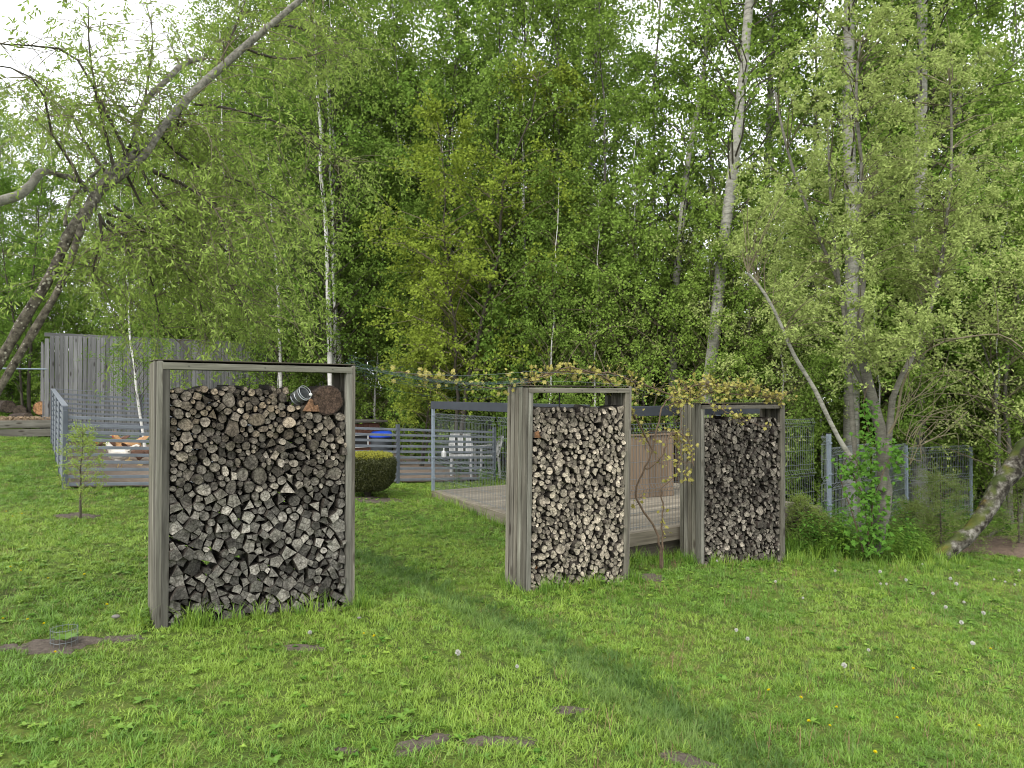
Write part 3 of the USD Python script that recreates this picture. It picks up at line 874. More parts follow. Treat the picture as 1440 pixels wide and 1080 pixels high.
# ------------------------------------------------------------------ slatted pen of grey rails
C0 = np.array([-6.29, 10.0]); C1 = np.array([-1.56, 13.8]); CB = np.array([-9.9, 15.3])
dF = unit(C1 - C0); dS = unit(CB - C0)
C2 = C0 + dF * 7.6                       # the front run goes on behind the wire run
CBE = CB + dF * 8.6


def gz(p):
    return float(ground_z(p[0], p[1]))


def slat_fence(label, pts, post_at, n, pitch, z0=0.07, heights=None, slat=(0.028, 0.045), post=0.06, cap=True):
    """Posts with horizontal rails between them, each rail a part."""
    t = thing('slat_fence', label, 'fence', (0, 0, 0))
    rng = np.random.default_rng(len(label))
    a, b = pts
    L = np.linalg.norm(b - a); d = unit(b - a)
    nrm = np.array([d[1], -d[0]])
    ds = sorted(post_at)
    for s in ds:
        p = a + d * s
        z = gz(p)
        obj('post', board([p[0], p[1], z - 0.2], [p[0], p[1], z + z0 + n * pitch - 0.01], np.array([d[0], d[1], 0]), post, post, tone=(1, 1, 1)), 'paint_post', t)
    for s0, s1 in zip(ds[:-1], ds[1:]):
        p0, p1 = a + d * (s0 + post * 0.5), a + d * (s1 - post * 0.5)
        for k in range(n):
            h = z0 + k * pitch
            w = np.array([nrm[0], nrm[1], 0]) * 0.0
            obj('rail', board([*p0, gz(a + d * s0) + h], [*p1, gz(a + d * s1) + h], np.array([0, 0, 1.0]), slat[1], slat[0]), 'paint_slat', t)
    if cap:
        p0, p1 = a - d * 0.02, b + d * 0.02
        h = z0 + n * pitch
        obj('top_cap', board([*p0, gz(a) + h], [*p1, gz(b) + h], np.array([nrm[0], nrm[1], 0]), 0.075, 0.016), 'paint_slat', t)
    return t


lf = np.linalg.norm(C2 - C0)
slat_fence('grey slatted fence along the front of the chicken pen', (C0, C2), [0.0, 2.1, 4.0, 5.32, 7.6], 10, 0.105, cap=False)
slat_fence('grey slatted fence on the left side of the chicken pen', (C0 + dS * 0.09, CB - dS * 0.05), [0.0, 1.6, 3.2, 4.8, 6.2], 11, 0.10, slat=(0.03, 0.055))
slat_fence('grey slatted fence along the back of the chicken pen', (CB, CBE), [0.0, 1.72, 3.9, 6.2, 8.6], 11, 0.10)

# earth floor of the pen
pen = [C0 + dF * 0.05 + dS * 0.05, C2, C2 + dS * 6.0, CB]
un = np.linspace(0, 1, 40)
PU, PV = np.meshgrid(un, un, indexing='ij')
pp = (pen[0] * ((1 - PU) * (1 - PV))[..., None] + pen[1] * (PU * (1 - PV))[..., None] + pen[2] * (PU * PV)[..., None] + pen[3] * ((1 - PU) * PV)[..., None])
pz = ground_z(pp[..., 0], pp[..., 1]) + 0.028 + 0.03 * (fbm(np.stack([pp[..., 0] * 4, pp[..., 1] * 4, 0 * PU], -1), 3, 4) - 0.4)
ii = np.arange(1600).reshape(40, 40)
pf = np.concatenate([np.stack([ii[:-1, :-1], ii[1:, :-1], ii[1:, 1:]], -1).reshape(-1, 3), np.stack([ii[:-1, :-1], ii[1:, 1:], ii[:-1, 1:]], -1).reshape(-1, 3)])
obj('pen_floor', (np.concatenate([pp, pz[..., None]], -1).reshape(-1, 3), pf), 'soil_pen', kind='structure', label='bare brown earth inside the chicken pen', smooth=True)

# ------------------------------------------------------------------ plank wall far left
wall = thing('plank_wall', 'tall grey wall of upright weathered planks behind the chicken pen', 'wall', (0, 0, 0))
W0 = np.array([-11.2, 17.0]); W1 = np.array([-6.6, 21.0]); dW = unit(W1 - W0); nW = np.array([dW[1], -dW[0]])
rng = np.random.default_rng(12)
nP = 62; LW = np.linalg.norm(W1 - W0); pwid = LW / nP
ztop = 3.08
for k in range(nP):
    s = (k + 0.5) * pwid
    p = W0 + dW * s
    cut = 0.0
    if s < 0.22:
        cut = 0.22 - math.sqrt(max(0.22 ** 2 - (0.22 - s) ** 2, 0))
    z0 = gz(p) - 0.1; tz = ztop - cut + rng.normal(0, 0.006)
    k_ = rng.uniform(0.62, 1.15)
    q = p + nW * rng.normal(0, 0.004)
    obj('plank', board([*q, z0], [*q, tz], np.array([dW[0], dW[1], 0]), pwid - 0.012, 0.028, rng, tone=(k_, k_, k_ * 1.01), warp=0.004), 'plank_shed', wall)
for h in (0.5, 1.6, 2.7):
    a_ = W0 - nW * 0.06; b_ = W1 - nW * 0.06
    obj('rail', board([*a_, gz(W0) + h - 0.3], [*b_, gz(W0) + h - 0.3], np.array([0, 0, 1.0]), 0.09, 0.05, rng, tone=(0.7,) * 3), 'plank_shed', wall)
for k in range(4):
    p = W0 - nW * (0.05 + 0.085 * k) - dW * 0.02
    obj('end_plank', board([*p, gz(p) - 0.1], [*p, ztop - 0.02 - 0.22 + 0.03 * k], np.array([nW[0], nW[1], 0]), 0.08, 0.028, rng, tone=(0.75,) * 3), 'plank_shed', wall)
br = tubes(np.array([[*(W0 - dW * 1.05), 2.26], [*(W0 + dW * 0.05), 2.26]]), np.array([0.02, 0.02]), 6, cap=True)
obj('metal_bar', br, 'galvanised', wall)

# low board platform with wood chips at the left edge
pl = thing('board_platform', 'low platform edged with two grey planks at the left edge', 'platform', (0, 0, 0))
a_, b_ = P(-60, 590, 15.6)[:2], P(76, 588, 16.4)[:2]
dP = unit(b_ - a_); nP_ = np.array([dP[1], -dP[0]])
for k, (h, o) in enumerate(((0.78, 0.0), (0.98, 0.03))):
    q0, q1 = a_ - nP_ * o, b_ - nP_ * o
    obj('edge_plank', board([*q0, h], [*q1, h], np.array([0, 0, 1.0]), 0.17, 0.05, rng, tone=(0.95,) * 3), 'plank_grey', pl)
for k in range(10):
    o = 0.06 + k * 0.16
    q0, q1 = a_ - nP_ * (o + 0.07), b_ - nP_ * (o + 0.07)
    obj('floor_plank', board([*q0, 1.05], [*q1, 1.05], np.array([-nP_[0], -nP_[1], 0]), 0.15, 0.03, rng, tone=(0.7,) * 3), 'plank_brown', pl)
cm = MB()
for k in range(420):
    s, o = rng.random(), rng.random() * 1.2
    c = np.array([*(a_ + (b_ - a_) * s - nP_ * (0.05 + o)), 1.075 + rng.random() * 0.05])
    bx_, bf_ = _chamfer_cube(rng.uniform(0.03, 0.08), rng.uniform(0.02, 0.04), 0.012, 0.002)
    M_ = trimesh.transformations.random_rotation_matrix(rng.random(3))[:3, :3]
    cm.add(bx_ @ M_.T + c, bf_)
obj('wood_chip_layer', cm, 'wood_chips', label='scattered tan wood chips on the board platform', cat='wood chips', kind='stuff')
for k, (px, py, d, r, lab) in enumerate([(57, 574, 17.0, 0.17, 'cut log with orange face lying beside the plank wall'), (28, 578, 17.4, 0.15, 'dark log lying on the platform behind the chips'), (12, 572, 17.8, 0.16, 'second dark log behind the platform, leftmost'), (40, 586, 16.9, 0.10, 'thin log in front of the darker logs on the platform')]):
    c = P(px, py, d)
    Lk = Local((c[0], c[1]), 20 + 12 * k, 0)
    th = np.arange(14) / 14 * 2 * np.pi
    mbk = log_mesh(Lk, np.stack([r * np.cos(th), c[2] + r * np.sin(th)], 1), np.array([0, c[2]]), 0, 0.9, (0.38, 0.21, 0.10) if k == 0 else (0.10, 0.08, 0.06), (0.06, 0.045, 0.035), rng, True)
    obj('lying_log', mbk, 'firewood', label=lab, cat='log')

# ------------------------------------------------------------------ deck and wire run
D0 = np.array([0.83, 7.93]); uR = unit(np.array([1.11, 0.72])); uL = unit(np.array([-2.19, 4.07]))
LR, LL = 4.35, 4.62
DZ = 0.03
deck = thing('wooden_deck', 'low brown timber deck on which the wire run stands', 'deck', (0, 0, 0))
nb = 33
for k in range(nb):
    o = 0.06 + (k + 0.5) * (LL - 0.06) / nb
    if o > LL:
        break
    p0 = D0 + uL * o + uR * 0.052; p1 = D0 + uL * o + uR * LR
    kk = rng.uniform(0.8, 1.12)
    obj('deck_board', board([*p0, DZ - 0.013], [*p1, DZ - 0.013], np.array([uL[0], uL[1], 0]), 0.128, 0.026, rng, tone=(kk, kk, kk)), 'plank_deck', deck)
for a_, b_, off in ((D0, D0 + uL * LL, uR), (D0, D0 + uR * LR, uL)):
    q0, q1 = a_ + off * 0.02, b_ + off * 0.02
    obj('edge_beam', board([*q0, DZ - 0.075], [*q1, DZ - 0.075], np.array([0, 0, 1.0]), 0.155, 0.045, rng, tone=(0.85, 0.84, 0.8)), 'plank_deck', deck)
    q0, q1 = a_ + off * 0.10, b_ + off * 0.10
    obj('skirt_board', board([*q0, DZ - 0.26], [*q1, DZ - 0.26], np.array([0, 0, 1.0]), 0.16, 0.03, rng, tone=(0.45, 0.44, 0.42)), 'plank_deck', deck)  # darker board set back below the edge beam

wire_n = np.array([0, 0, 1.0])


def wire_panel(a, b, z0, z1, out, name='wire_panel', parent=None, ridges=(0.05, 0.62), matname='wire_grey'):
    """Welded wire panel: upright wires with V-folds, cross wires."""
    a = np.asarray(a); b = np.asarray(b)
    Ls = np.linalg.norm(b - a); d = (b - a) / Ls
    n = max(2, int(round(Ls / 0.05)))
    H = z1 - z0
    prof = [(0.0, 0.0)]
    for rdg in sorted([1 - r for r in ridges]):
        zc = rdg * H
        prof += [(zc - 0.05, 0), (zc, 0.035), (zc + 0.05, 0)]
    prof.append((H, 0))
    prof = np.array([q for q in prof if q[0] <= H + 1e-6])
    s = (np.arange(n) + 0.5) / n * Ls
    pts = np.empty((n, len(prof), 3))
    pts[:, :, :2] = (a + d * s[:, None])[:, None] + np.asarray(out)[None, None] * prof[None, :, 1:2]
    pts[:, :, 2] = z0 + prof[None, :, 0]
    v1, f1 = tubes(pts, np.full(pts.shape[:2], 0.0024), 4)
    m = MB(); m.add(v1, f1)
    zs_ = [(0.03, 0)] + [(q[0], q[1]) for q in prof[1:-1]] + [(H - 0.01, 0)]
    z = 0.2
    while z < H:
        if min(abs(z - q[0]) for q in zs_) > 0.07:
            zs_.append((z, 0))
        z += 0.2
    for z, o in zs_:
        q0 = np.array([*(a + np.asarray(out) * (o + 0.005)), z0 + z]); q1 = np.array([*(b + np.asarray(out) * (o + 0.005)), z0 + z])
        v2, f2 = tubes(np.array([q0, q1]), np.array([0.0028, 0.0028]), 4)
        m.add(v2, f2)
    return obj(name, m, matname, parent)


run = thing('wire_run', 'wire mesh enclosure with a dark top beam standing on the timber deck', 'enclosure', (0, 0, 0))


def gpost(p, z0, z1, parent, w=0.05):
    pst = obj('post', board([*p, z0], [*p, z1], np.array([uR[0], uR[1], 0]), w, w * 0.8), 'galvanised', parent)
    obj('post_cap', board([*p, z1 + 0.001], [*p, z1 + 0.013], np.array([uR[0], uR[1], 0]), w + 0.006, w * 0.8 + 0.006), 'black_steel', parent)
    for k in range(4):
        zc = z0 + 0.2 + k * (z1 - z0 - 0.35) / 3
        q = p - uL * (w * 0.5)
        obj('clip', board([*q, zc], [*q, zc + 0.03], np.array([uR[0], uR[1], 0]), w + 0.012, 0.012), 'galvanised', parent)


eL = D0 + uL * LL
lpts = [D0 + uL * 0.03, D0 + uL * 2.3, eL]
for p in (eL,):
    gpost(p + uR * 0.03, DZ, 1.44, run)
gpost(D0 + uR * 0.03 + uL * 0.03, DZ, 1.40, run, 0.05)
for a_, b_ in zip(lpts[:-1], lpts[1:]):
    wire_panel(a_ + uR * 0.06 + uL * 0.03, b_ + uR * 0.06 - uL * 0.03, DZ + 0.02, 1.34, -uR, parent=run)
rpts = [D0 + uR * 0.05, D0 + uR * 2.2, D0 + uR * 4.3]
for p in rpts[1:2]:
    gpost(p + uL * 0.03, DZ, 1.40, run)
for a_, b_ in zip(rpts[:-1], rpts[1:]):
    wire_panel(a_ + uL * 0.06 + uR * 0.03, b_ + uL * 0.06 - uR * 0.03, DZ + 0.02, 1.31, -uL, parent=run)
q0, q1 = D0 + uR * 0.02 - uL * 0.02, eL + uR * 0.02 + uL * 0.04
obj('top_beam', board([*q0, 1.475], [*q1, 1.475], np.array([0, 0, 1.0]), 0.125, 0.04), 'beam_dark', run)
q0, q1 = D0 + uL * 0.02 + uR * 0.06, D0 + uL * 0.02 + uR * 3.0
obj('top_beam', board([*q0, 1.455], [*q1, 1.455], np.array([0, 0, 1.0]), 0.12, 0.04), 'beam_dark', run)

# right hand fence of welded wire
f4 = P(1166, 700, 10.5)[:2]; f5 = P(1275, 700, 12.7)[:2]; f6 = P(1366, 700, 13.5)[:2]
fe = thing('wire_fence', 'galvanised wire mesh fence with steel posts right of the right wood stack', 'fence', (0, 0, 0))
for p in (f4, f5, f6, P(1204, 690, 15.5)[:2]):
    gpost(p, gz(p) - 0.1, gz(p) + (1.62 if p is f4 else 1.45), fe, 0.06 if p is f4 else 0.05)
for a_, b_ in ((f4, f5), (f5, f6)):
    dd = unit(b_ - a_); no = np.array([dd[1], -dd[0]])
    n_ = 1 + int(np.linalg.norm(b_ - a_) > 2.6)
    for k in range(n_):
        q0, q1 = a_ + (b_ - a_) * k / n_ + dd * 0.04, a_ + (b_ - a_) * (k + 1) / n_ - dd * 0.04
        zz = (gz(q0) + gz(q1)) / 2
        wire_panel(q0, q1, zz + 0.05, zz + 1.45, no, parent=fe, ridges=(0.05, 0.42, 0.85), matname='wire_light')
a_, b_ = D0 + uR * 4.3, f4
if np.linalg.norm(b_ - a_) > 0.3:
    dd = unit(b_ - a_); no = np.array([dd[1], -dd[0]])
    wire_panel(a_ + dd * 0.05, b_ - dd * 0.05, gz(b_) + 0.05, gz(b_) + 1.60, no, parent=fe, ridges=(0.05, 0.42, 0.85), matname='wire_light')

# board hut wall inside the run
hut = thing('board_screen', 'brown upright board screen inside the wire run', 'screen', (0, 0, 0))
h0 = P(868, 700, 11.0)[:2]; dh = unit(P(926, 700, 11.3)[:2] - h0); lh = 1.05
for k in range(9):
    p = h0 + dh * (k + 0.5) * lh / 9
    obj('board', board([*p, DZ + 0.004], [*p, 1.0 + rng.normal(0, 0.004)], np.array([dh[0], dh[1], 0]), lh / 9 - 0.006, 0.022, rng, tone=(rng.uniform(0.8, 1.15),) * 3), 'plank_brown', hut)
obj('top_rail', board([*h0, 1.015], [*(h0 + dh * lh), 1.015], np.array([-dh[1], dh[0], 0]), 0.06, 0.025, rng), 'plank_brown', hut)
# dark box beyond, along the back of the run
bx = thing('dark_shed_box', 'dark low wooden box behind the wire run', 'box', (0, 0, 0))
b0 = P(950, 650, 13.2)[:2]; b1 = P(1110, 650, 14.2)[:2]; db = unit(b1 - b0); nbx = np.array([-db[1], db[0]])
Lb = np.linalg.norm(b1 - b0)
for k in range(7):
    h = -0.28 + 0.17 * k
    obj('board', board([*b0, h + 0.08], [*b1, h + 0.08], np.array([0, 0, 1.0]), 0.16, 0.03, rng, tone=(0.40,) * 3), 'plank_brown', bx)
    obj('board', board([*(b0 - db * 0.02 + nbx * 0.03), h + 0.08], [*(b0 - db * 0.02 + nbx * 0.9), h + 0.08], np.array([0, 0, 1.0]), 0.16, 0.03, rng, tone=(0.40,) * 3), 'plank_brown', bx)
obj('lid', board([*(b0 + nbx * 0.45 - db * 0.05), 0.93], [*(b1 + nbx * 0.45), 0.93], np.array([nbx[0], nbx[1], 0]), 1.0, 0.04, rng, tone=(0.45,) * 3), 'plank_brown', bx)

# white bottle hanging on the wire
bp = P(624, 638, 12.05)
bt = thing('white_bottle', 'small white plastic bottle hanging on the wire run by the steel post', 'bottle', bp)
prof = np.array([[0, -0.055], [0.038, -0.055], [0.042, -0.045], [0.042, 0.02], [0.03, 0.045], [0.014, 0.055], [0.014, 0.075], [0, 0.075]])
obj('bottle_body', trimesh.creation.revolve(prof, sections=16), 'white_plastic', bt, smooth=40)
cp = trimesh.creation.cylinder(radius=0.017, height=0.022, sections=12); cp.apply_translation([0, 0, 0.087])
obj('bottle_cap', cp, 'white_plastic', bt)

# white garden chair seen through the run, and log trough behind
def white_chair(label, c, ang):
    t = thing('white_chair', label, 'chair', (c[0], c[1], c[2]), rotz=ang)
    for x in (-0.21, 0.21):
        obj('leg', board([x, -0.2, 0], [x * 0.95, -0.18, 0.44], np.array([1.0, 0, 0]), 0.045, 0.04), 'chair_white', t)
        obj('leg', board([x, 0.24, 0], [x * 0.95, 0.2, 0.44], np.array([1.0, 0, 0]), 0.045, 0.04), 'chair_white', t)
        obj('armrest', board([x * 1.12, -0.2, 0.66], [x * 1.12, 0.22, 0.68], np.array([1.0, 0, 0]), 0.05, 0.025), 'chair_white', t)
        obj('arm_support', board([x * 1.12, -0.19, 0.44], [x * 1.12, -0.19, 0.645], np.array([1.0, 0, 0]), 0.04, 0.035), 'chair_white', t)
    obj('seat', board([0, -0.22, 0.45], [0, 0.2, 0.45], np.array([1.0, 0, 0]), 0.46, 0.025), 'chair_white', t)
    for x in (-0.165, 0.0, 0.165):
        obj('back_slat', board([x, 0.20, 0.475], [x * 1.08, 0.30, 0.83], np.array([1.0, 0, 0]), 0.125, 0.018), 'chair_white', t)
    obj('back_top', board([-0.22, 0.31, 0.865], [0.22, 0.31, 0.865], np.array([0, 0, 1.0]), 0.07, 0.02), 'chair_white', t)


c = P(648, 660, 15.1); c[2] = gz(c) + 0.0
white_chair('white plastic garden chair behind the grey rails of the pen', c, 6)
c = P(684, 660, 15.3); c[2] = gz(c)
white_chair('second white plastic chair, seen side on, right of the first', c, -70)
tr = P(716, 640, 16.4)
Lk = Local((tr[0] - 0.5, tr[1]), 8, 0)
th = np.arange(16) / 16 * 2 * np.pi
mbk = log_mesh(Lk, np.stack([0.6 + 0.52 * np.cos(th), gz(tr) + 0.5 + 0.52 * np.sin(th)], 1), np.array([0.6, gz(tr) + 0.5]), 0, 1.2, (0.10, 0.09, 0.08), (0.05, 0.045, 0.04), rng, True)
obj('thick_log', mbk, 'firewood', label='big dark round log end behind the wire run', cat='log')

# ------------------------------------------------------------------ brown hutch, barrels and old rail behind the pen
hu = thing('brown_hutch', 'brown board hutch with a small white-framed window behind the pen rails', 'hutch', (0, 0, 0))
c = P(512, 640, 15.6); zg = gz(c)
dx = np.array([dF[0], dF[1], 0]); dy = np.array([-dF[1], dF[0], 0]); o = np.array([c[0], c[1], 0])
for k in range(9):
    x = -0.75 + k * 0.13
    obj('wall_board', board(o + dx * x + [0, 0, zg], o + dx * x + [0, 0, zg + 0.95], dx, 0.124, 0.025, rng), 'brown_board', hu)
for k in range(6):
    q = o + dx * 0.37 + dy * (0.06 + k * 0.13)
    obj('wall_board', board(q + [0, 0, zg], q + [0, 0, zg + 0.95], dy, 0.124, 0.025, rng), 'brown_board', hu)
obj('roof', board(o - dx * 0.9 + dy * 0.35 + [0, 0, zg + 1.0], o + dx * 0.5 + dy * 0.35 + [0, 0, zg + 1.0], dy, 1.0, 0.04, rng, tone=(0.5,) * 3), 'plank_grey', hu)
wq = o - dx * 0.13 - dy * 0.03
fr = obj('window', board(wq - dx * 0.2 + [0, 0, zg + 0.58], wq + dx * 0.2 + [0, 0, zg + 0.58], np.array([0, 0, 1.0]), 0.24, 0.012, rng), 'dark_hollow', hu)
for a_, b_, w_ in ((-0.2, 0.2, 0.45), (-0.2, 0.2, 0.71)):
    obj('window_frame', board(wq + dx * a_ - dy * 0.015 + [0, 0, zg + w_], wq + dx * b_ - dy * 0.015 + [0, 0, zg + w_], np.array([0, 0, 1.0]), 0.03, 0.014, rng), 'white_plastic', hu)
for a_ in (-0.2, 0.2):
    obj('window_frame', board(wq + dx * a_ - dy * 0.018 + [0, 0, zg + 0.45], wq + dx * a_ - dy * 0.018 + [0, 0, zg + 0.71], dx, 0.03, 0.014, rng), 'white_plastic', hu)
c = P(534, 640, 15.9); zg = gz(c)
bar = thing('blue_lidded_bin', 'dark plastic bin with a blue lid beside the brown hutch', 'bin', (c[0], c[1], zg))
b1_ = trimesh.creation.revolve(np.array([[0, 0], [0.24, 0], [0.27, 0.3], [0.28, 0.62], [0.26, 0.66], [0, 0.66]]), sections=24)
obj('bin_body', b1_, 'bin_dark', bar, smooth=35)
b2_ = trimesh.creation.revolve(np.array([[0, 0.66], [0.30, 0.66], [0.31, 0.69], [0.30, 0.74], [0.22, 0.79], [0, 0.80]]), sections=24)
obj('lid', b2_, 'blue_plastic', bar, smooth=35)
old = thing('old_rail_fence', 'old grey timber rail on posts beyond the pen', 'fence', (0, 0, 0))
r0, r1 = P(440, 558, 20.5), P(586, 562, 21.5)
obj('rail', board(r0, r1, np.array([0, 0, 1.0]), 0.13, 0.05, rng, tone=(0.45, 0.42, 0.36)), 'plank_grey', old)
r2 = P(640, 568, 22.5)
obj('rail', board(r1 + [0.03, 0.05, -0.03], r2, np.array([0, 0, 1.0]), 0.10, 0.05, rng, tone=(0.35, 0.33, 0.28)), 'plank_grey', old)
for px in (556, 569, 470):
    p = P(px, 565, 21.0)
    obj('post', board([p[0], p[1], gz(p) - 0.1], [p[0], p[1], 1.52], np.array([1.0, 0, 0]), 0.10, 0.08, rng, tone=(0.5, 0.47, 0.4)), 'plank_grey', old)

# ------------------------------------------------------------------ chickens
import manifold3d as m3


def blob(chains, edge=0.02, smooth_n=8):
    """One continuous body from chains of (point, radius)."""
    tot = None
    for ch in chains:
        for (p, r), (q, s) in zip(ch[:-1], ch[1:]):
            a = m3.Manifold.sphere(r, 16).translate(list(map(float, p))); b = m3.Manifold.sphere(s, 16).translate(list(map(float, q)))
            h = m3.Manifold.batch_hull([a, b])
            tot = h if tot is None else tot + h
    tot = tot.refine_to_length(edge)
    m = tot.to_mesh()
    t = trimesh.Trimesh(m.vert_properties[:, :3], m.tri_verts)
    trimesh.smoothing.filter_taubin(t, iterations=smooth_n)
    return t


def hen(name, label, loc, ang, body_mat, tail_mat, head_down=False, s=1.0):
    t = thing(name, label, 'hen', loc, rotz=ang)
    hz, hx = (0.20, 0.27) if head_down else (0.40, 0.20)
    chains = [[((-0.10, 0, 0.235), 0.07), ((0.0, 0, 0.21), 0.095), ((0.09, 0, 0.22), 0.08)],
              [((0.09, 0, 0.235), 0.07), ((0.15, 0, (0.30 + hz) / 2 - 0.02), 0.045), ((hx - 0.01, 0, hz - 0.01), 0.032)],
              [((-0.08, 0, 0.24), 0.06), ((-0.17, 0, 0.32), 0.03)],
              [((0.0, 0.045, 0.15), 0.05), ((0.0, 0.045, 0.11), 0.022)], [((0.0, -0.045, 0.15), 0.05), ((0.0, -0.045, 0.11), 0.022)]]
    chains = [[((np.array(p) * s), r * s) for p, r in c] for c in chains]
    b = blob(chains, 0.022 * s)
    nn = fbm(np.array(b.vertices) * 30, 2, 3) - 0.5
    b.vertices = b.vertices + b.vertex_normals * nn[:, None] * 0.02 * s
    body = obj('body', b, body_mat, t, smooth=True)
    rngh = np.random.default_rng(int(ang) % 97 + 5)
    for k in range(7):
        w = (k - 3) * 0.16
        p = np.array([[-0.14, 0.012 * (k - 3), 0.27], [-0.21, 0.02 * (k - 3), 0.35], [-0.26, 0.028 * (k - 3), 0.38 + 0.01 * (3 - abs(k - 3))]]) * s
        v, f = long_leaf_batch(p[:1], (p[2] - p[0])[None], np.array([[0.2, 1.0, 0.3]]), [0.17 * s], [0.045 * s])
        obj('tail_feather', (np.vstack([v, v + [0, 0.003, 0]]), np.vstack([f, f[:, ::-1] + len(v)])), tail_mat, body)
    for sy in (-1, 1):
        wv = trimesh.creation.icosphere(2, 1.0); wv.apply_scale([0.10 * s, 0.022 * s, 0.06 * s]); wv.apply_translation([-0.02 * s, sy * 0.088 * s, 0.225 * s])
        obj('wing', wv, body_mat, body, smooth=True)
        lg = tubes(np.array([[0.0, sy * 0.045, 0.12], [-0.012, sy * 0.047, 0.07], [0.004, sy * 0.05, 0.012]]) * s, np.array([0.010, 0.007, 0.006]) * s, 6, cap=True)
        g_ = obj('leg', lg, 'beak', t)
        for k in (-1, 0, 1, 3):
            a_ = k * 0.5 if k != 3 else math.pi
            e = np.array([0.004 + 0.045 * math.cos(a_), sy * 0.05 + 0.045 * math.sin(a_), 0.005]) * s
            obj('toe', tubes(np.array([np.array([0.004, sy * 0.05, 0.010]) * s, e]), np.array([0.006, 0.004]) * s, 5, cap=True), 'beak', g_)
    hp = np.array([hx, 0, hz]) * s
    bk = trimesh.creation.cone(radius=0.012 * s, height=0.035 * s, sections=8); bk.apply_transform(trimesh.transformations.rotation_matrix(math.radians(100), [0, 1, 0])); bk.apply_translation(hp + np.array([0.022, 0, -0.006]) * s)
    obj('beak', bk, 'beak', t)
    for k in range(4):
        cb = trimesh.creation.icosphere(1, 0.012 * s); cb.apply_scale([1, 0.4, 1.3]); cb.apply_translation(hp + np.array([-0.022 + 0.014 * k, 0, 0.032 - 0.002 * abs(k - 1.5)]) * s)
        obj('comb', cb, 'comb_red', body, smooth=True)
    for sy in (-1, 1):
        ey = trimesh.creation.icosphere(1, 0.005 * s); ey.apply_translation(hp + np.array([0.008, sy * 0.027, 0.006]) * s)
        obj('eye', ey, 'black_steel', body)
        wt = trimesh.creation.icosphere(1, 0.009 * s); wt.apply_scale([0.7, 0.5, 1.6]); wt.apply_translation(hp + np.array([0.014, sy * 0.012, -0.03]) * s)
        obj('wattle', wt, 'comb_red', body)
    return t


def pen_at(px, py, d):
    p = P(px, py, d); p[2] = gz(p) + 0.03
    return p


hen('hen', 'white hen standing behind the pen rails', pen_at(168, 660, 12.3), 178, 'feather_white', 'feather_white', s=1.12)
hen('hen', 'orange and buff hen behind the white hen', pen_at(181, 640, 13.4), 215, 'feather_orange', 'feather_orange', s=1.25)
hen('hen', 'dark brown hen right of the white hen', pen_at(196, 652, 12.9), 20, 'feather_brown', 'feather_brown', True, s=1.1)
hen('hen', 'dark speckled hen pecking left of the orange hen', pen_at(160, 642, 14.0), 200, 'feather_brown', 'feather_brown', True, s=1.1)

# ------------------------------------------------------------------ trees: builders
def spray(rng, tg, st, br, twigs, tw_len, droop, n_leaf, L, W, spread=1.0, up=0.25, jitter=0.05, mid_lift=0.12, segs=5, nrm_up=0.5, longleaf=False, twig_r=0.0035, keep=1.0, out=None, leaf_droop=0.25, leaf_from=0.15):
    """Branches from st to tg, twigs about tg, leaves along the twigs. Returns (branch mesh, twig mesh, leaf mesh) as (v, f) lists."""
    n = len(tg)
    t = np.linspace(0, 1, segs)
    d = tg - st
    ln = np.linalg.norm(d, axis=1, keepdims=True)
    bow = np.zeros((n, 3)); bow[:, 2] = mid_lift * ln[:, 0]
    side = rng.normal(0, 0.07, (n, 3)) * ln
    B = st[:, None] + d[:, None] * t[None, :, None] + (bow + side)[:, None] * (np.sin(np.pi * t))[None, :, None]
    rad = br[:, None] * (1 - 0.75 * t)[None]
    bm = tubes(B, rad, 4)
    # twigs start along the last part of each branch
    m = twigs
    k = rng.integers(segs // 2, segs, (n, m))
    base = B[np.arange(n)[:, None], k] + rng.normal(0, 0.02, (n, m, 3))
    dirs = rng.normal(0, 1, (n, m, 3)) * spread + unit(d)[:, None] * 0.7
    if out is not None:
        dirs = dirs + out[:, None] * 0.5
    dirs[..., 2] += up
    dirs = unit(dirs)
    tl = tw_len * rng.uniform(0.5, 1.25, (n, m, 1))
    ts = np.linspace(0, 1, 4)
    tw = base[:, :, None] + dirs[:, :, None] * (tl * ts)[..., None] + np.array([0, 0, -1.0]) * (droop * tl * ts ** 2)[..., None]
    tw = tw.reshape(n * m, 4, 3)
    tk = tw if keep >= 1 else tw[rng.random(len(tw)) < keep][:, ::3]
    tm = tubes(tk, np.broadcast_to((twig_r * np.array([1.0, 0.8, 0.6, 0.35]))[::1 if keep >= 1 else 3], tk.shape[:2]), 3)
    # leaves
    q = n * m
    s = rng.uniform(leaf_from, 1.0, (q, n_leaf)) * 3
    i0 = np.minimum(s.astype(int), 2); fr = (s - i0)[..., None]
    a = tw[np.arange(q)[:, None], i0]; b = tw[np.arange(q)[:, None], i0 + 1]
    lp = a * (1 - fr) + b * fr
    ax = unit(b - a) * 0.55 + rng.normal(0, 0.6, lp.shape)
    ax[..., 2] -= droop * 0.35
    lp = lp + rng.normal(0, jitter, lp.shape)
    nr = rng.normal(0, 0.65, lp.shape); nr[..., 2] += nrm_up
    N = q * n_leaf
    ll = L * rng.uniform(0.65, 1.25, N); ww = W * rng.uniform(0.75, 1.2, N)
    fn = long_leaf_batch if longleaf else leaf_batch
    args = (lp.reshape(-1, 3), ax.reshape(-1, 3), nr.reshape(-1, 3), ll, ww)
    lm = fn(*args, leaf_droop) if longleaf else fn(*args)
    return bm, tm, lm


def join(ms):
    m = MB()
    for v, f in ms:
        m.add(v, f)
    return m.get()


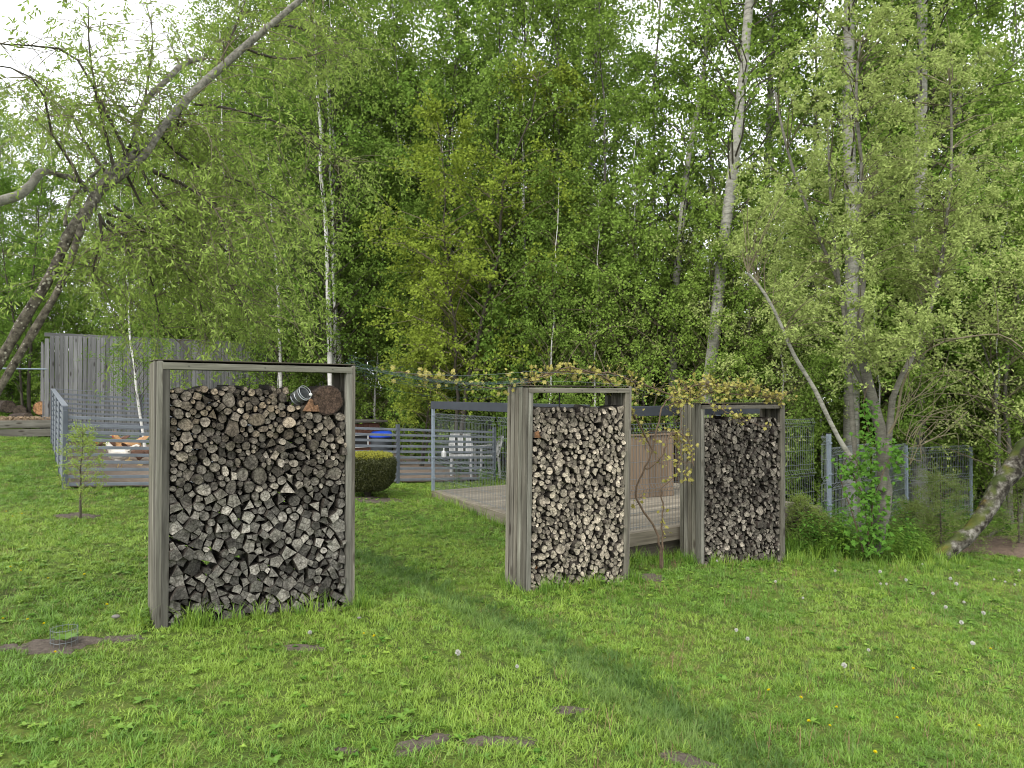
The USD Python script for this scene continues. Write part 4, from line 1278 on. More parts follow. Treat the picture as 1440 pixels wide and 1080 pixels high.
def trunk_line(rng, H, wander, n=14, lean=(0, 0)):
    z = np.linspace(0, H, n)
    w = np.cumsum(rng.normal(0, wander, (n, 2)), axis=0); w -= w[0]
    w = w * (z / H)[:, None] ** 0.5
    return np.stack([w[:, 0] + lean[0] * z, w[:, 1] + lean[1] * z, z], 1)


def tree_geo(seed, H, r0, base, crown_r, prof, nb, twigs, tw_len, droop, n_leaf, L, W, rise=0.6, wander=0.05, stems=1, spread_base=0.0, taper=0.88, **kw):
    """A whole tree at the origin. prof(t) scales the crown radius with relative height t."""
    rng = np.random.default_rng(seed)
    wood, bigs, leaves = [], [], []
    for s in range(stems):
        a0 = rng.random() * 6.28
        hh = H * (1 if s == 0 else rng.uniform(0.7, 1.0))
        ln = (0, 0) if stems == 1 else (spread_base * math.cos(a0), spread_base * math.sin(a0))
        tl = trunk_line(rng, hh, wander, lean=ln)
        if stems > 1:
            tl[:, :2] += np.array([math.cos(a0), math.sin(a0)]) * 0.12 * rng.random()
        rr = r0 * (1 if s == 0 else rng.uniform(0.55, 0.9)) * (1 - taper * np.linspace(0, 1, len(tl)) ** 0.9)
        rr[0] *= 1.25
        bigs.append(tubes(tl, rr, 9))
        n = nb // stems
        tz = base + (hh - base) * rng.uniform(0, 1, n) ** 0.9
        R = crown_r * prof((tz - base) / max(hh - base, 0.1))
        rad = R * np.sqrt(rng.uniform(0.16, 1.0, n)); an = rng.uniform(0, 6.283, n)
        sz = np.clip(tz - rad * rise * rng.uniform(0.6, 1.3, n), base * 0.55, hh * 0.985)
        sx = np.stack([np.interp(sz, tl[:, 2], tl[:, 0]), np.interp(sz, tl[:, 2], tl[:, 1]), sz], 1)
        tx = np.stack([np.interp(tz, tl[:, 2], tl[:, 0]) + rad * np.cos(an), np.interp(tz, tl[:, 2], tl[:, 1]) + rad * np.sin(an), tz + rng.normal(0, 0.12, n)], 1)
        br = 0.006 + 0.0075 * rad * (r0 / 0.1) ** 0.5
        bm, tm, lm = spray(rng, tx, sx, br, twigs, tw_len, droop, int(n_leaf * 0.74), L * 1.13, W * 1.13, keep=0.45, segs=4, **kw)
        wood += [bm, tm]; leaves.append(lm)
    return join(bigs), join(wood), join(leaves)


stage.CreateClassPrim('/World/kinds_of_tree')


def proto(name, geo, bark, twig, leaf, leaf_part='crown'):
    p = f'/World/kinds_of_tree/{name}'
    UsdGeom.Xform.Define(stage, p)
    big, wood, leaves = geo
    usdkit.mesh(stage, p + '/trunk', big, MAT[bark], smooth=True)
    meta(usdkit.mesh(stage, p + '/branches', wood, MAT[twig]).GetPrim(), kind='stuff')
    usdkit.mesh(stage, p + '/' + leaf_part, leaves, MAT[leaf])
    return p


def put(pr, name, label, cat, loc, rz=0.0, s=1.0, lean=0.0, leany=0.0, group=None, sz=1.0):
    x = UsdGeom.Xform.Define(stage, numbered('/World', name))
    x.AddTranslateOp().Set(Gf.Vec3d(*map(float, loc)))
    if lean or leany:
        x.AddRotateXYZOp().Set(Gf.Vec3f(float(leany), float(lean), 0.0))
    x.AddRotateZOp().Set(float(rz))
    x.AddScaleOp().Set(Gf.Vec3f(float(s), float(s), float(s * sz)))
    pm = x.GetPrim()
    pm.GetReferences().AddInternalReference(pr)
    pm.SetInstanceable(True)
    meta(pm, label, cat, group)
    return pm


egg = lambda t: np.sqrt(np.clip(1 - (2 * t - 0.85) ** 2 / 1.45, 0.02, 1))
cone = lambda t: np.clip(1.05 - t, 0.08, 1) ** 0.8
wide = lambda t: np.sqrt(np.clip(1 - (1.6 * t - 0.6) ** 2, 0.05, 1))
column = lambda t: np.clip(1.15 - 0.8 * t, 0.2, 1)

K = {}
K['birch1'] = proto('birch_one', tree_geo(101, 13.0, 0.085, 2.6, 1.75, egg, 115, 8, 0.85, 0.75, 26, 0.072, 0.054, rise=0.9, up=0.1), 'bark_birch', 'bark_dark', 'leaf_birch')
K['birch2'] = proto('birch_two', tree_geo(102, 12.0, 0.07, 3.0, 1.5, egg, 100, 8, 0.9, 0.85, 26, 0.070, 0.052, rise=0.9, up=0.0, wander=0.07), 'bark_birch', 'bark_dark', 'leaf_birch')
K['birch3'] = proto('slim_birch', tree_geo(103, 10.0, 0.05, 2.2, 1.3, egg, 80, 7, 0.7, 0.6, 22, 0.058, 0.043, rise=0.9, wander=0.06), 'bark_birch', 'bark_dark', 'leaf_wood')
K['aspen1'] = proto('aspen_one', tree_geo(104, 16.0, 0.155, 5.0, 2.1, egg, 105, 8, 0.75, 0.35, 24, 0.072, 0.062, rise=0.7, wander=0.05), 'bark_pale', 'bark_dark', 'leaf_wood')
K['aspen2'] = proto('aspen_two', tree_geo(105, 15.0, 0.13, 3.6, 1.9, column, 105, 8, 0.75, 0.4, 24, 0.070, 0.058, rise=0.7, wander=0.08), 'bark_pale', 'bark_dark', 'leaf_birch')
K['alder'] = proto('dark_stem_tree', tree_geo(106, 11.0, 0.08, 2.0, 1.9, egg, 120, 8, 0.65, 0.25, 28, 0.074, 0.062, rise=0.5, wander=0.09, stems=2, spread_base=0.07), 'bark_dark', 'bark_dark', 'leaf_wood')
K['deep'] = proto('dense_tree', tree_geo(107, 14.0, 0.12, 1.5, 2.2, egg, 130, 8, 0.8, 0.5, 26, 0.080, 0.062, rise=0.4, wander=0.05), 'bark_dark', 'bark_dark', 'leaf_deep')
K['maple'] = proto('yellow_maple', tree_geo(108, 9.0, 0.065, 1.6, 1.9, wide, 125, 8, 0.5, 0.15, 26, 0.060, 0.055, rise=0.4, wander=0.09, stems=2, spread_base=0.10), 'bark_dark', 'bark_twig', 'leaf_yellow')
K['bush1'] = proto('tall_bush', tree_geo(109, 4.6, 0.035, 0.7, 1.35, wide, 110, 7, 0.5, 0.25, 28, 0.068, 0.054, rise=0.9, wander=0.07, stems=5, spread_base=0.16), 'bark_dark', 'bark_dark', 'leaf_wood')
K['bush2'] = proto('loose_bush', tree_geo(110, 3.6, 0.028, 0.35, 1.3, wide, 100, 7, 0.5, 0.3, 28, 0.065, 0.053, rise=0.9, wander=0.07, stems=6, spread_base=0.22), 'bark_dark', 'bark_twig', 'leaf_birch')
K['bush3'] = proto('low_bush', tree_geo(111, 1.7, 0.015, 0.12, 0.85, wide, 70, 6, 0.34, 0.2, 20, 0.050, 0.040, rise=0.9, wander=0.05, stems=6, spread_base=0.25), 'bark_dark', 'bark_twig', 'leaf_weed')
K['pole'] = proto('slim_pole_tree', tree_geo(114, 13.0, 0.055, 3.2, 1.05, column, 52, 7, 0.6, 0.4, 24, 0.068, 0.054, rise=0.8, wander=0.07), 'bark_grey', 'bark_dark', 'leaf_birch')
K['poplar'] = proto('tall_poplar', tree_geo(115, 19.0, 0.165, 6.5, 2.1, column, 80, 8, 0.7, 0.3, 24, 0.070, 0.060, rise=0.7, wander=0.06, taper=0.62), 'bark_pale', 'bark_dark', 'leaf_birch')
K['young'] = proto('young_birch', tree_geo(113, 7.5, 0.035, 0.7, 1.15, egg, 100, 7, 0.55, 0.5, 26, 0.062, 0.048, rise=0.9, wander=0.05), 'bark_birch', 'bark_twig', 'leaf_birch')
K['pale'] = proto('pale_sallow', tree_geo(112, 7.0, 0.05, 1.6, 1.8, wide, 110, 7, 0.5, 0.15, 24, 0.058, 0.036, rise=0.6, wander=0.09, stems=3, spread_base=0.13), 'bark_grey', 'bark_twig', 'leaf_pale')

# named trees of the photograph ------------------------------------------------
def foot(px, d, py=600):
    p = P(px, py, d)
    return np.array([p[0], p[1], gz(p) - 0.05])


NT = [
    ('birch1', 'birch_tree', 'white birch trunk rising left of centre behind the left frame, thickest of a close pair', 'birch', 470, 17.2, -3.5, 10, 1.0),
    ('birch3', 'birch_tree', 'thin white birch stem right beside the thicker birch left of centre', 'birch', 480, 17.5, -4.0, 80, 1.15),
    ('birch2', 'birch_tree', 'birch with black-banded bark just right of the close pair of white stems', 'birch', 481, 19.0, -1.0, 200, 1.1),
    ('birch3', 'birch_tree', 'crooked thin birch leaning left in front of the plank wall', 'birch', 206, 14.6, -6.0, 30, 0.62),
    ('birch3', 'birch_tree', 'thin pale birch stem behind the middle of the left frame', 'birch', 403, 17.6, -6.0, 120, 0.95),
    ('birch2', 'birch_tree', 'slender birch with yellowish crown rising in the centre of the wood', 'birch', 742, 16.0, -0.6, 300, 1.0),
    ('poplar', 'aspen_tree', 'grey aspen trunk leaning right, behind the gap of middle and right frames', 'aspen', 977, 13.3, 6.5, 15, 0.82),
    ('aspen2', 'aspen_tree', 'thinner grey aspen trunk left of the leaning aspen', 'aspen', 938, 14.2, 4.0, 130, 0.85),
    ('poplar', 'aspen_tree', 'tall straight whitish trunk rising out of the pale sallow crown on the right', 'aspen', 1196, 13.5, 0.6, 210, 0.95),
    ('poplar', 'aspen_tree', 'tall whitish trunk second from the right edge of the wood', 'aspen', 1292, 14.0, -0.4, 100, 0.95),
    ('aspen2', 'aspen_tree', 'light trunk slanting right between the two rightmost tall trunks', 'aspen', 1322, 17.5, 3.5, 10, 0.95),
    ('aspen2', 'aspen_tree', 'thin grey trunk behind the right end of the wire fence', 'aspen', 1352, 14.6, 1.0, 250, 0.8),
    ('alder', 'dark_stemmed_tree', 'dark double trunk behind the wire fence, left of the steel post', 'tree', 1302, 14.0, 0.0, 40, 0.9),
    ('alder', 'dark_stemmed_tree', 'dark trunks at the left edge beyond the board platform', 'tree', 36, 18.0, 0.0, 80, 0.62),
    ('alder', 'dark_stemmed_tree', 'dark crooked stems behind the gap between left and middle frame', 'tree', 520, 20.2, 0.0, 200, 0.95),
    ('maple', 'young_maple', 'young maple with ochre yellow spring leaves at the centre of the wood', 'maple', 640, 15.6, 3.0, 0, 1.0),
    ('maple', 'young_maple', 'ochre-leaved maple behind the middle frame, right of the first', 'maple', 720, 17.8, -2.0, 140, 1.12),
    ('maple', 'young_maple', 'yellow-leaved young tree above the dark beam of the wire run', 'maple', 590, 16.2, 5.0, 70, 0.55),
    ('pale', 'sallow_bush', 'pale sallow bush at the far right edge', 'bush', 1425, 12.8, 2.0, 60, 1.0),
    ('pale', 'sallow_bush', 'pale green sallow between the aspens behind the right frame', 'bush', 1060, 13.6, 0.0, 170, 0.85),
]
for key, nm, lab, cat, px, d, lean, rz, s in NT:
    put(K[key], nm, lab, cat, foot(px, d), rz, s, lean)

# the wood behind
rngW = np.random.default_rng(77)
LABW = {
    'birch1': ('birch_tree', 'drooping fresh green birch deep in the wood', 'birch'),
    'birch2': ('birch_tree', 'drooping fresh green birch deep in the wood', 'birch'),
    'birch3': ('birch_tree', 'drooping fresh green birch deep in the wood', 'birch'),
    'aspen1': ('aspen_tree', 'tall grey-trunked tree in the depth of the wood', 'tree'),
    'aspen2': ('aspen_tree', 'tall grey-trunked tree in the depth of the wood', 'tree'),
    'alder': ('dark_stemmed_tree', 'dark-stemmed leafy tree in the depth of the wood', 'tree'),
    'deep': ('dense_tree', 'dense dark green tree at the back of the wood', 'tree'),
    'maple': ('young_maple', 'yellowish young maple among the trees of the wood', 'maple'),
    'bush1': ('tall_bush', 'tall leafy bush in the wood', 'bush'),
    'bush2': ('loose_bush', 'loose bright green bush at the edge of the wood', 'bush'),
    'bush3': ('low_bush', 'low green bush on the floor of the wood', 'bush'),
    'pole': ('slim_tree', 'slim bare-stemmed tree deep in the wood', 'tree'),
    'young': ('young_birch', 'slender young birch at the edge of the wood', 'birch'),
    'pale': ('sallow_bush', 'pale green sallow among the trees of the wood', 'bush'),
}


WOOD = []


def wood_item(key, px, d, s, lean=0.0):
    nm, lab, cat = LABW[key]
    grp = lab.split(' deep in the ')[0].split(' in the ')[0].split(' at the ')[0].split(' among the ')[0].split(' on the ')[0]
    WOOD.append((px, d, grp, dict(pr=K[key], name=nm, cat=cat, loc=foot(px, d), rz=rngW.uniform(0, 360), s=s, lean=lean + rngW.normal(0, 1.5), leany=rngW.normal(0, 1.2), group=grp + ' of the wood', sz=rngW.uniform(0.93, 1.08))))


def front(px):
    """Depth at which the wood begins, by bearing."""
    return np.interp(px, [-250, 60, 340, 500, 580, 700, 1000, 1150, 1440, 1700], [19.0, 20.5, 22.0, 21.5, 18.0, 16.0, 14.3, 14.2, 14.6, 14.0])


# understorey at the wood's edge
for row, (off, step) in enumerate([(0.3, 66), (2.6, 72)]):
    px = -150.0
    while px < 1600:
        d = front(px) + off + rngW.uniform(-0.4, 0.5)
        key = rngW.choice(['bush1', 'bush2', 'bush1', 'bush3']) if row else rngW.choice(['bush1', 'bush2', 'bush3'], p=[0.4, 0.35, 0.25])
        wood_item(key, px, d, rngW.uniform(0.8, 1.15))
        px += step * 16.0 / d * rngW.uniform(0.75, 1.3) * 1.15
# tree rows
for off, step in [(1.2, 120), (3.5, 125), (6.5, 170), (10.5, 240)]:
    px = -220.0
    while px < 1680:
        d = front(px) + off + rngW.uniform(-0.8, 0.8)
        if off > 10:
            key = rngW.choice(['deep', 'alder', 'aspen2', 'birch1'], p=[0.3, 0.3, 0.2, 0.2])
        elif px > 880:
            key = rngW.choice(['aspen1', 'aspen2', 'alder', 'pale', 'pole', 'maple'], p=[0.16, 0.2, 0.18, 0.2, 0.18, 0.08])
        elif px > 560:
            key = rngW.choice(['maple', 'birch1', 'alder', 'birch2', 'pole', 'aspen1'], p=[0.26, 0.2, 0.14, 0.14, 0.18, 0.08])
        else:
            key = rngW.choice(['birch1', 'birch2', 'birch3', 'alder', 'pole'], p=[0.28, 0.22, 0.18, 0.14, 0.18])
        s = rngW.uniform(0.85, 1.12)
        hmax = {'birch1': 13, 'birch2': 12, 'birch3': 10, 'aspen1': 16, 'aspen2': 15, 'alder': 11, 'deep': 14, 'maple': 9, 'pale': 7, 'pole': 13}[key]
        if px < 330:
            ytop = np.interp(px, [-200, 40, 110, 180, 250, 330], [80, 170, 260, 230, 90, 0]) + rngW.uniform(-40, 60)
            s = min(s, (1.65 + (555 - ytop) * d / FPX) / hmax)
        if s > 0.35:
            wood_item(key, px, d, s)
        px += step * 20.0 / d * rngW.uniform(0.7, 1.3)

# more birches whose hanging twigs close the wood above the left frame
for px, d, s in [(335, 23.5, 0.98), (372, 21.8, 1.05), (415, 24.0, 1.25), (452, 22.0, 1.12), (505, 24.0, 1.3), (548, 21.5, 1.2), (585, 23.0, 1.3), (612, 18.8, 1.05), (665, 20.0, 1.2), (300, 24.5, 1.02), (322, 21.5, 1.0)]:
    wood_item(['birch1', 'birch2'][int(px) % 2], px, d, s)
for px, d, s in [(845, 18.5, 1.05), (818, 20.0, 0.95), (870, 21.0, 1.0)]:
    wood_item('aspen2', px, d, s)
for px, d, s in [(360, 22.5, 1.0), (440, 20.9, 0.95), (515, 19.4, 0.9), (535, 20.2, 1.0), (556, 19.0, 0.85), (580, 18.6, 1.0), (628, 17.4, 0.9), (690, 16.6, 1.0), (764, 15.8, 0.95), (800, 15.4, 1.0), (862, 15.2, 0.95), (898, 14.8, 1.0), (1022, 14.6, 1.0), (1088, 14.2, 0.9), (1128, 14.8, 1.05), (1232, 15.0, 1.0), (1252, 16.2, 1.1), (1336, 15.6, 1.0), (1378, 15.2, 1.05), (1412, 16.0, 1.0), (20, 20.6, 0.6), (64, 21.4, 0.62), (-60, 20, 0.6)]:
    wood_item('pole', px, d, s)


for px, d, s in [(350, 20.8, 0.9), (395, 19.6, 1.0), (432, 20.3, 0.95), (498, 19.9, 0.9), (528, 18.7, 1.0), (566, 19.2, 0.85), (604, 17.2, 0.8), (640, 17.6, 0.75), (705, 17.0, 0.8), (770, 14.4, 0.8), (835, 14.2, 0.85), (890, 14.5, 0.75), (905, 14.6, 1.0), (1010, 13.4, 0.7), (1040, 14.0, 0.9), (1098, 13.2, 0.75), (1150, 14.2, 0.9), (1236, 13.8, 0.8), (1275, 14.8, 0.9), (1390, 13.6, 0.85), (1440, 14.6, 1.0), (80, 20.0, 0.7), (-30, 19.5, 0.75), (250, 21.5, 0.7), (300, 21.0, 0.85)]:
    wood_item('young', px, d, s)


def where(px, d):
    land = [(60, 'at the left edge'), (330, 'behind the plank wall'), (500, 'above the left frame'), (700, 'left of the middle frame'), (890, 'behind the middle frame'), (985, 'between middle and right frame'), (1105, 'behind the right frame'), (1300, 'behind the sallow tree'), (9999, 'at the right edge')]
    off = d - front(px)
    return ('edge of wood' if off < 1.6 else 'second row' if off < 4 else 'mid-wood' if off < 8 else 'far back') + ' ' + next(t for x, t in land if px < x)


names_ = tell_apart([f'{g}, {where(px, d)}' for px, d, g, kw in WOOD], [px for px, d, g, kw in WOOD])
for (px, d, g, kw), lab in zip(WOOD, names_):
    put(label=lab, **kw)

# ------------------------------------------------------------------ leaning willow, left foreground
rngL = np.random.default_rng(5)
wil = thing('leaning_willow', 'leaning willow with two grey-brown stems rising from the left edge', 'willow')


def px_line(pts, d0, d1, m=16):
    pts = np.asarray(pts, float)
    s = np.concatenate([[0], np.cumsum(np.hypot(*np.diff(pts, axis=0).T))]); s /= s[-1]
    return smooth_line(np.array([P(x, y, d0 + (d1 - d0) * t) for (x, y), t in zip(pts, s)]), m)


def limb(pts, d0, d1, w0, w1, m=16, k=10, parent=wil, name='limb', matn='bark_willow', bump=0.06):
    """A stem along photo points at real depths d0..d1; widths in photo pixels at its ends."""
    ln = px_line(pts, d0, d1, m) if not isinstance(pts, np.ndarray) else pts
    dd = np.linspace(d0, d1, len(ln)); ww = w1 + (w0 - w1) * (1 - np.linspace(0, 1, len(ln))) ** (1.35 if w0 > w1 else 1.0)
    r = ww * dd / FPX / 2 * (1 + rngL.normal(0, bump, len(ln)))
    v, f = tubes(ln, r, k, cap=True)
    nn = fbm(v * 14, 3, 3) - 0.5
    ctr = np.repeat(ln, k, 0); vv = v.copy()
    vv[:len(ctr)] += unit(v[:len(ctr)] - ctr) * (nn[:len(ctr)] * np.repeat(r, k) * 0.5)[:, None]
    obj(name, (vv, f), matn, parent, smooth=50)
    return ln


wb = G(-215, 880)
a1 = limb([(-240, 890), (-120, 690), (6, 497), (32, 452), (76, 378), (99, 325), (126, 290)], 4.75, 5.4, 18, 14, 24, 12, name='stem')
a2 = limb([(-205, 900), (-90, 700), (25, 503), (56, 452), (96, 378), (111, 328), (126, 295)], 4.8, 5.4, 14, 10, 24, 12, name='stem')
a3 = limb([(126, 292), (150, 250), (205, 207), (262, 140), (330, 78), (420, 2), (520, -80)], 5.4, 6.4, 15, 7, 22, 10, matn='bark_willow', bump=0.03)
a4 = limb([(122, 300), (138, 272), (183, 238), (212, 207), (222, 190)], 5.45, 5.6, 14, 9, 12)
a5 = limb([(193, 215), (192, 180), (200, 150), (232, 115), (262, 88), (286, 82)], 5.55, 6.0, 9, 7, 12, matn='bark_willow')
a6 = limb([(122, 270), (112, 254), (90, 248), (66, 240)], 5.4, 5.2, 8, 7, 10, name='limb')
a7 = limb([(66, 240), (57, 242), (45, 258), (28, 274), (0, 283), (-50, 296)], 5.2, 4.9, 11, 15, 14, matn='bark_smooth', name='sawn_limb', bump=0.02)
a8 = limb([(92, 318), (93, 300), (104, 276), (125, 252), (150, 228)], 5.4, 5.5, 6, 4, 12)
thin = [
    ([(215, 240), (250, 255), (285, 278), (310, 305), (320, 345)], 5.6, 5.9), ([(215, 242), (260, 262), (310, 290), (360, 320)], 5.6, 6.3),
    ([(140, 300), (143, 330), (134, 365), (130, 400)], 5.4, 5.5), ([(141, 305), (150, 320), (170, 335), (185, 362)], 5.4, 5.6), ([(270, 146), (320, 152), (370, 165), (425, 190), (470, 235)], 6.0, 6.8),
    ([(345, 68), (380, 80), (430, 80), (470, 62)], 6.2, 6.9), ([(385, 36), (430, 42), (480, 66)], 6.3, 7.2), ([(150, 245), (120, 200), (95, 150), (150, 148), (190, 150)], 5.5, 5.6),
    ([(165, 232), (190, 190), (202, 150), (215, 60), (205, 5)], 5.6, 5.9), ([(160, 235), (140, 150), (128, 90), (125, 10)], 5.5, 5.2), ([(180, 222), (150, 160), (90, 70), (10, 62), (-40, 64)], 5.5, 4.9),
    ([(300, 108), (330, 40), (360, -40)], 6.1, 6.5), ([(240, 160), (280, 190), (300, 220)], 5.8, 6.3), ([(260, 140), (250, 195), (255, 225)], 5.9, 6.1), ([(115, 262), (80, 200), (75, 195), (60, 130), (30, 100), (-20, 90)], 5.3, 4.6),
    ([(170, 230), (200, 290), (225, 340), (233, 350)], 5.6, 5.9), ([(200, 240), (240, 300), (300, 335), (330, 370)], 5.6, 6.2), ([(150, 300), (210, 330), (270, 360), (330, 410), (350, 450)], 5.6, 6.4),
    ([(150, 310), (190, 350), (215, 400), (225, 450), (250, 480)], 5.6, 6.1), ([(160, 290), (230, 350), (280, 420), (290, 470)], 5.6, 6.3), ([(225, 190), (270, 230), (350, 260), (420, 300)], 5.8, 6.6),
]
tl_ = [px_line(p, d0, d1, 9) for p, d0, d1 in thin]
obj('branches', tubes(np.array(tl_), np.broadcast_to(np.linspace(0.013, 0.004, 9), (len(tl_), 9)), 6), 'bark_dark', wil, smooth=True)
tg, st, br = [], [], []
for ln in tl_ + tl_:
    for q in range(14):
        j = rngL.integers(2, 9)
        s = ln[j]
        e = s + rngL.normal(0, 1, 3) * [0.30, 0.30, 0.18] + [0.05, 0.05, -0.12]
        tg.append(e); st.append(s); br.append(0.004)
for ln, n in ((a3, 45), (a5, 10)):
    for q in range(n):
        s = ln[rngL.integers(5, len(ln))]
        e = s + rngL.normal(0, 1, 3) * [0.45, 0.4, 0.3] + [0.1, 0.1, -0.1]
        tg.append(e); st.append(s); br.append(0.005)
# hanging curtain before the wall and the frame
for q in range(120):
    px, py = rngL.uniform(110, 460), rngL.uniform(310, 505)
    if py > 430 and px < 170:
        continue
    d = rngL.uniform(5.6, 7.2)
    e = P(px, py, d); s = P(px - rngL.uniform(10, 70), py - rngL.uniform(40, 130), d - 0.3)
    tg.append(e); st.append(s); br.append(0.004)
bm, tm, lm = spray(rngL, np.array(tg), np.array(st), np.array(br), 4, 0.24, 0.45, 12, 0.046, 0.0125, spread=0.9, up=-0.05, jitter=0.010, longleaf=True, twig_r=0.0013)
obj('twigs', join([bm, tm]), 'bark_twig', wil, kind='stuff')
obj('foliage', lm, 'leaf_willow', wil, kind='stuff')

# ------------------------------------------------------------------ sallow tree on the right with climbing plant
sal = thing('sallow_tree', 'many-stemmed sallow tree with pale crown right of the right frame', 'sallow')
s1 = limb([(1232, 776), (1238, 730), (1246, 695), (1240, 655), (1238, 605), (1228, 562), (1216, 520), (1210, 440), (1213, 380), (1206, 320), (1212, 240), (1204, 150), (1210, 60)], 9.5, 9.7, 19, 3, 26, 10, sal, 'stem', 'bark_grey')
s2 = limb([(1240, 690), (1247, 640), (1252, 590), (1256, 555), (1278, 512), (1298, 462), (1318, 400), (1330, 320), (1338, 220), (1336, 120)], 9.45, 10.0, 11, 3, 20, 8, sal, 'stem', 'bark_grey')
s3 = limb([(1216, 772), (1212, 730), (1208, 690), (1203, 655), (1186, 628), (1166, 590), (1146, 548), (1115, 496), (1098, 456), (1080, 420), (1052, 384)], 9.55, 9.2, 10, 4, 24, 8, sal, 'stem', 'bark_pale')
s4 = limb([(1206, 660), (1199, 600), (1196, 540), (1190, 470), (1178, 380), (1168, 280), (1164, 180)], 9.6, 9.9, 8, 3, 18, 8, sal, 'stem', 'bark_grey')
s5 = limb([(1250, 610), (1262, 585), (1268, 545), (1290, 505), (1330, 480), (1400, 470), (1438, 490)], 9.4, 9.0, 4, 2, 16, 7, sal, 'stem', 'bark_twig')
s6 = limb([(1233, 600), (1215, 545), (1195, 500), (1188, 430), (1150, 330), (1110, 220), (1090, 130)], 9.6, 10.2, 7, 3, 18, 7, sal, 'stem', 'bark_grey')
rngS = np.random.default_rng(15)
allp = np.vstack([s1[10:], s2[6:], s4[6:], s6[7:], s5[8:], s3[17:]])
tg, st, br = [], [], []
while len(tg) < 400:
    a = rngS.normal(0, 1, 3); a = a / np.linalg.norm(a) * rngS.random() ** 0.4
    px, py, d = 1240 + a[0] * 220, 290 + a[1] * 320, 9.8 + a[2] * 1.6
    if py > 545 or float(fbm(np.array([px / 60.0, py / 75.0, d * 0.7]), 2, 17)) < 0.47:
        continue
    q = P(px, py, d)
    lo = allp[allp[:, 2] < max(q[2] + 0.1, allp[:, 2].min() + 0.3)]
    j = np.argmin(np.linalg.norm(lo - q, axis=1) + rngS.uniform(0, 0.5, len(lo)))
    tg.append(q); st.append(lo[j]); br.append(0.004 + 0.003 * np.linalg.norm(lo[j] - q))
bm, tm, lm = spray(rngS, np.array(tg), np.array(st), np.array(br), 7, 0.22, 0.05, 16, 0.054, 0.028, spread=1.0, up=0.3, jitter=0.018, twig_r=0.0016)
obj('branches', join([bm, tm]), 'bark_twig', sal, kind='stuff')
obj('crown', lm, 'leaf_pale', sal)
# bare tangle right of the stems
tang = []
for q in range(26):
    a = np.array([rngS.uniform(1255, 1300), rngS.uniform(560, 640)]); b = a + [rngS.uniform(-10, 90), rngS.uniform(-90, -10)]
    m_ = (a + b) / 2 + rngS.normal(0, 18, 2)
    tang.append(px_line([tuple(a), tuple(m_), tuple(b), tuple(b + rngS.normal(0, 25, 2) + [15, 20])], 9.3, 9.2, 10))
obj('bare_twigs', tubes(np.array(tang), np.broadcast_to(np.linspace(0.006, 0.002, 10), (len(tang), 10)), 5), 'bark_twig', sal, smooth=True, kind='stuff')


def lobed_leaf(p, ax, nr, S, lobes=5):
    """Palm-shaped leaves with pointed lobes: fans of triangles with a raised centre."""
    ax = unit(ax); s = unit(np.cross(ax, nr)); nr = np.cross(s, ax)
    th = np.linspace(-2.4, 2.4, 2 * lobes + 1)
    rr = np.where(np.arange(2 * lobes + 1) % 2 == 1, 1.0, 0.58) * (1 - 0.12 * np.abs(th))
    S = np.asarray(S)[:, None]
    vs = [p]
    for t, r in zip(th, rr):
        vs.append(p + S * (ax * (0.42 + 0.6 * r * math.cos(t)) + s * 0.62 * r * math.sin(t) - nr * 0.13 * r * (1 if r > 0.6 else 0.3)))
    n = len(vs)
    v = np.stack(vs, 1).reshape(-1, 3)
    i = np.arange(len(p))[:, None] * n
    f = np.concatenate([i + [0, k + 2, k + 1] for k in range(n - 2)])
    return v, f


cre = thing('climbing_plant', 'broad-leaved green climber on the stems of the sallow tree', 'climber')
cl = [px_line([(1222, 772), (1214, 700), (1196, 655), (1222, 610), (1214, 570), (1222, 540)], 9.3, 9.35, 18), px_line([(1228, 772), (1226, 720), (1240, 670), (1256, 640), (1262, 655)], 9.3, 9.3, 18), px_line([(1214, 776), (1198, 720), (1182, 668), (1196, 640), (1210, 668)], 9.3, 9.25, 18)]
obj('stem', tubes(np.array(cl), np.broadcast_to(np.linspace(0.009, 0.004, 18), (3, 18)), 6), 'bark_vine', cre, smooth=True)
pp_ = []
for q in range(760):
    r = rngS.random()
    if r < 0.45:
        px, py = rngS.normal(1222, 9), rngS.uniform(560, 770)
    elif r < 0.62:
        px, py = rngS.normal(1196, 12), rngS.normal(660, 12)
    elif r < 0.72:
        px, py = rngS.normal(1258, 7), rngS.normal(640, 12)
    else:
        px, py = rngS.normal(1225, 19), rngS.uniform(690, 778)
    pp_.append(P(px, py, 9.25 + rngS.normal(0, 0.1)))
pp_ = np.array(pp_)
axs = rngS.normal(0, 0.6, pp_.shape) + [0, -0.5, -0.5]; nrs = rngS.normal(0, 0.4, pp_.shape) + [0, -0.6, 0.7]
obj('foliage', lobed_leaf(pp_, axs, nrs, rngS.uniform(0.045, 0.085, len(pp_)), 3), 'leaf_creeper', cre, kind='stuff')

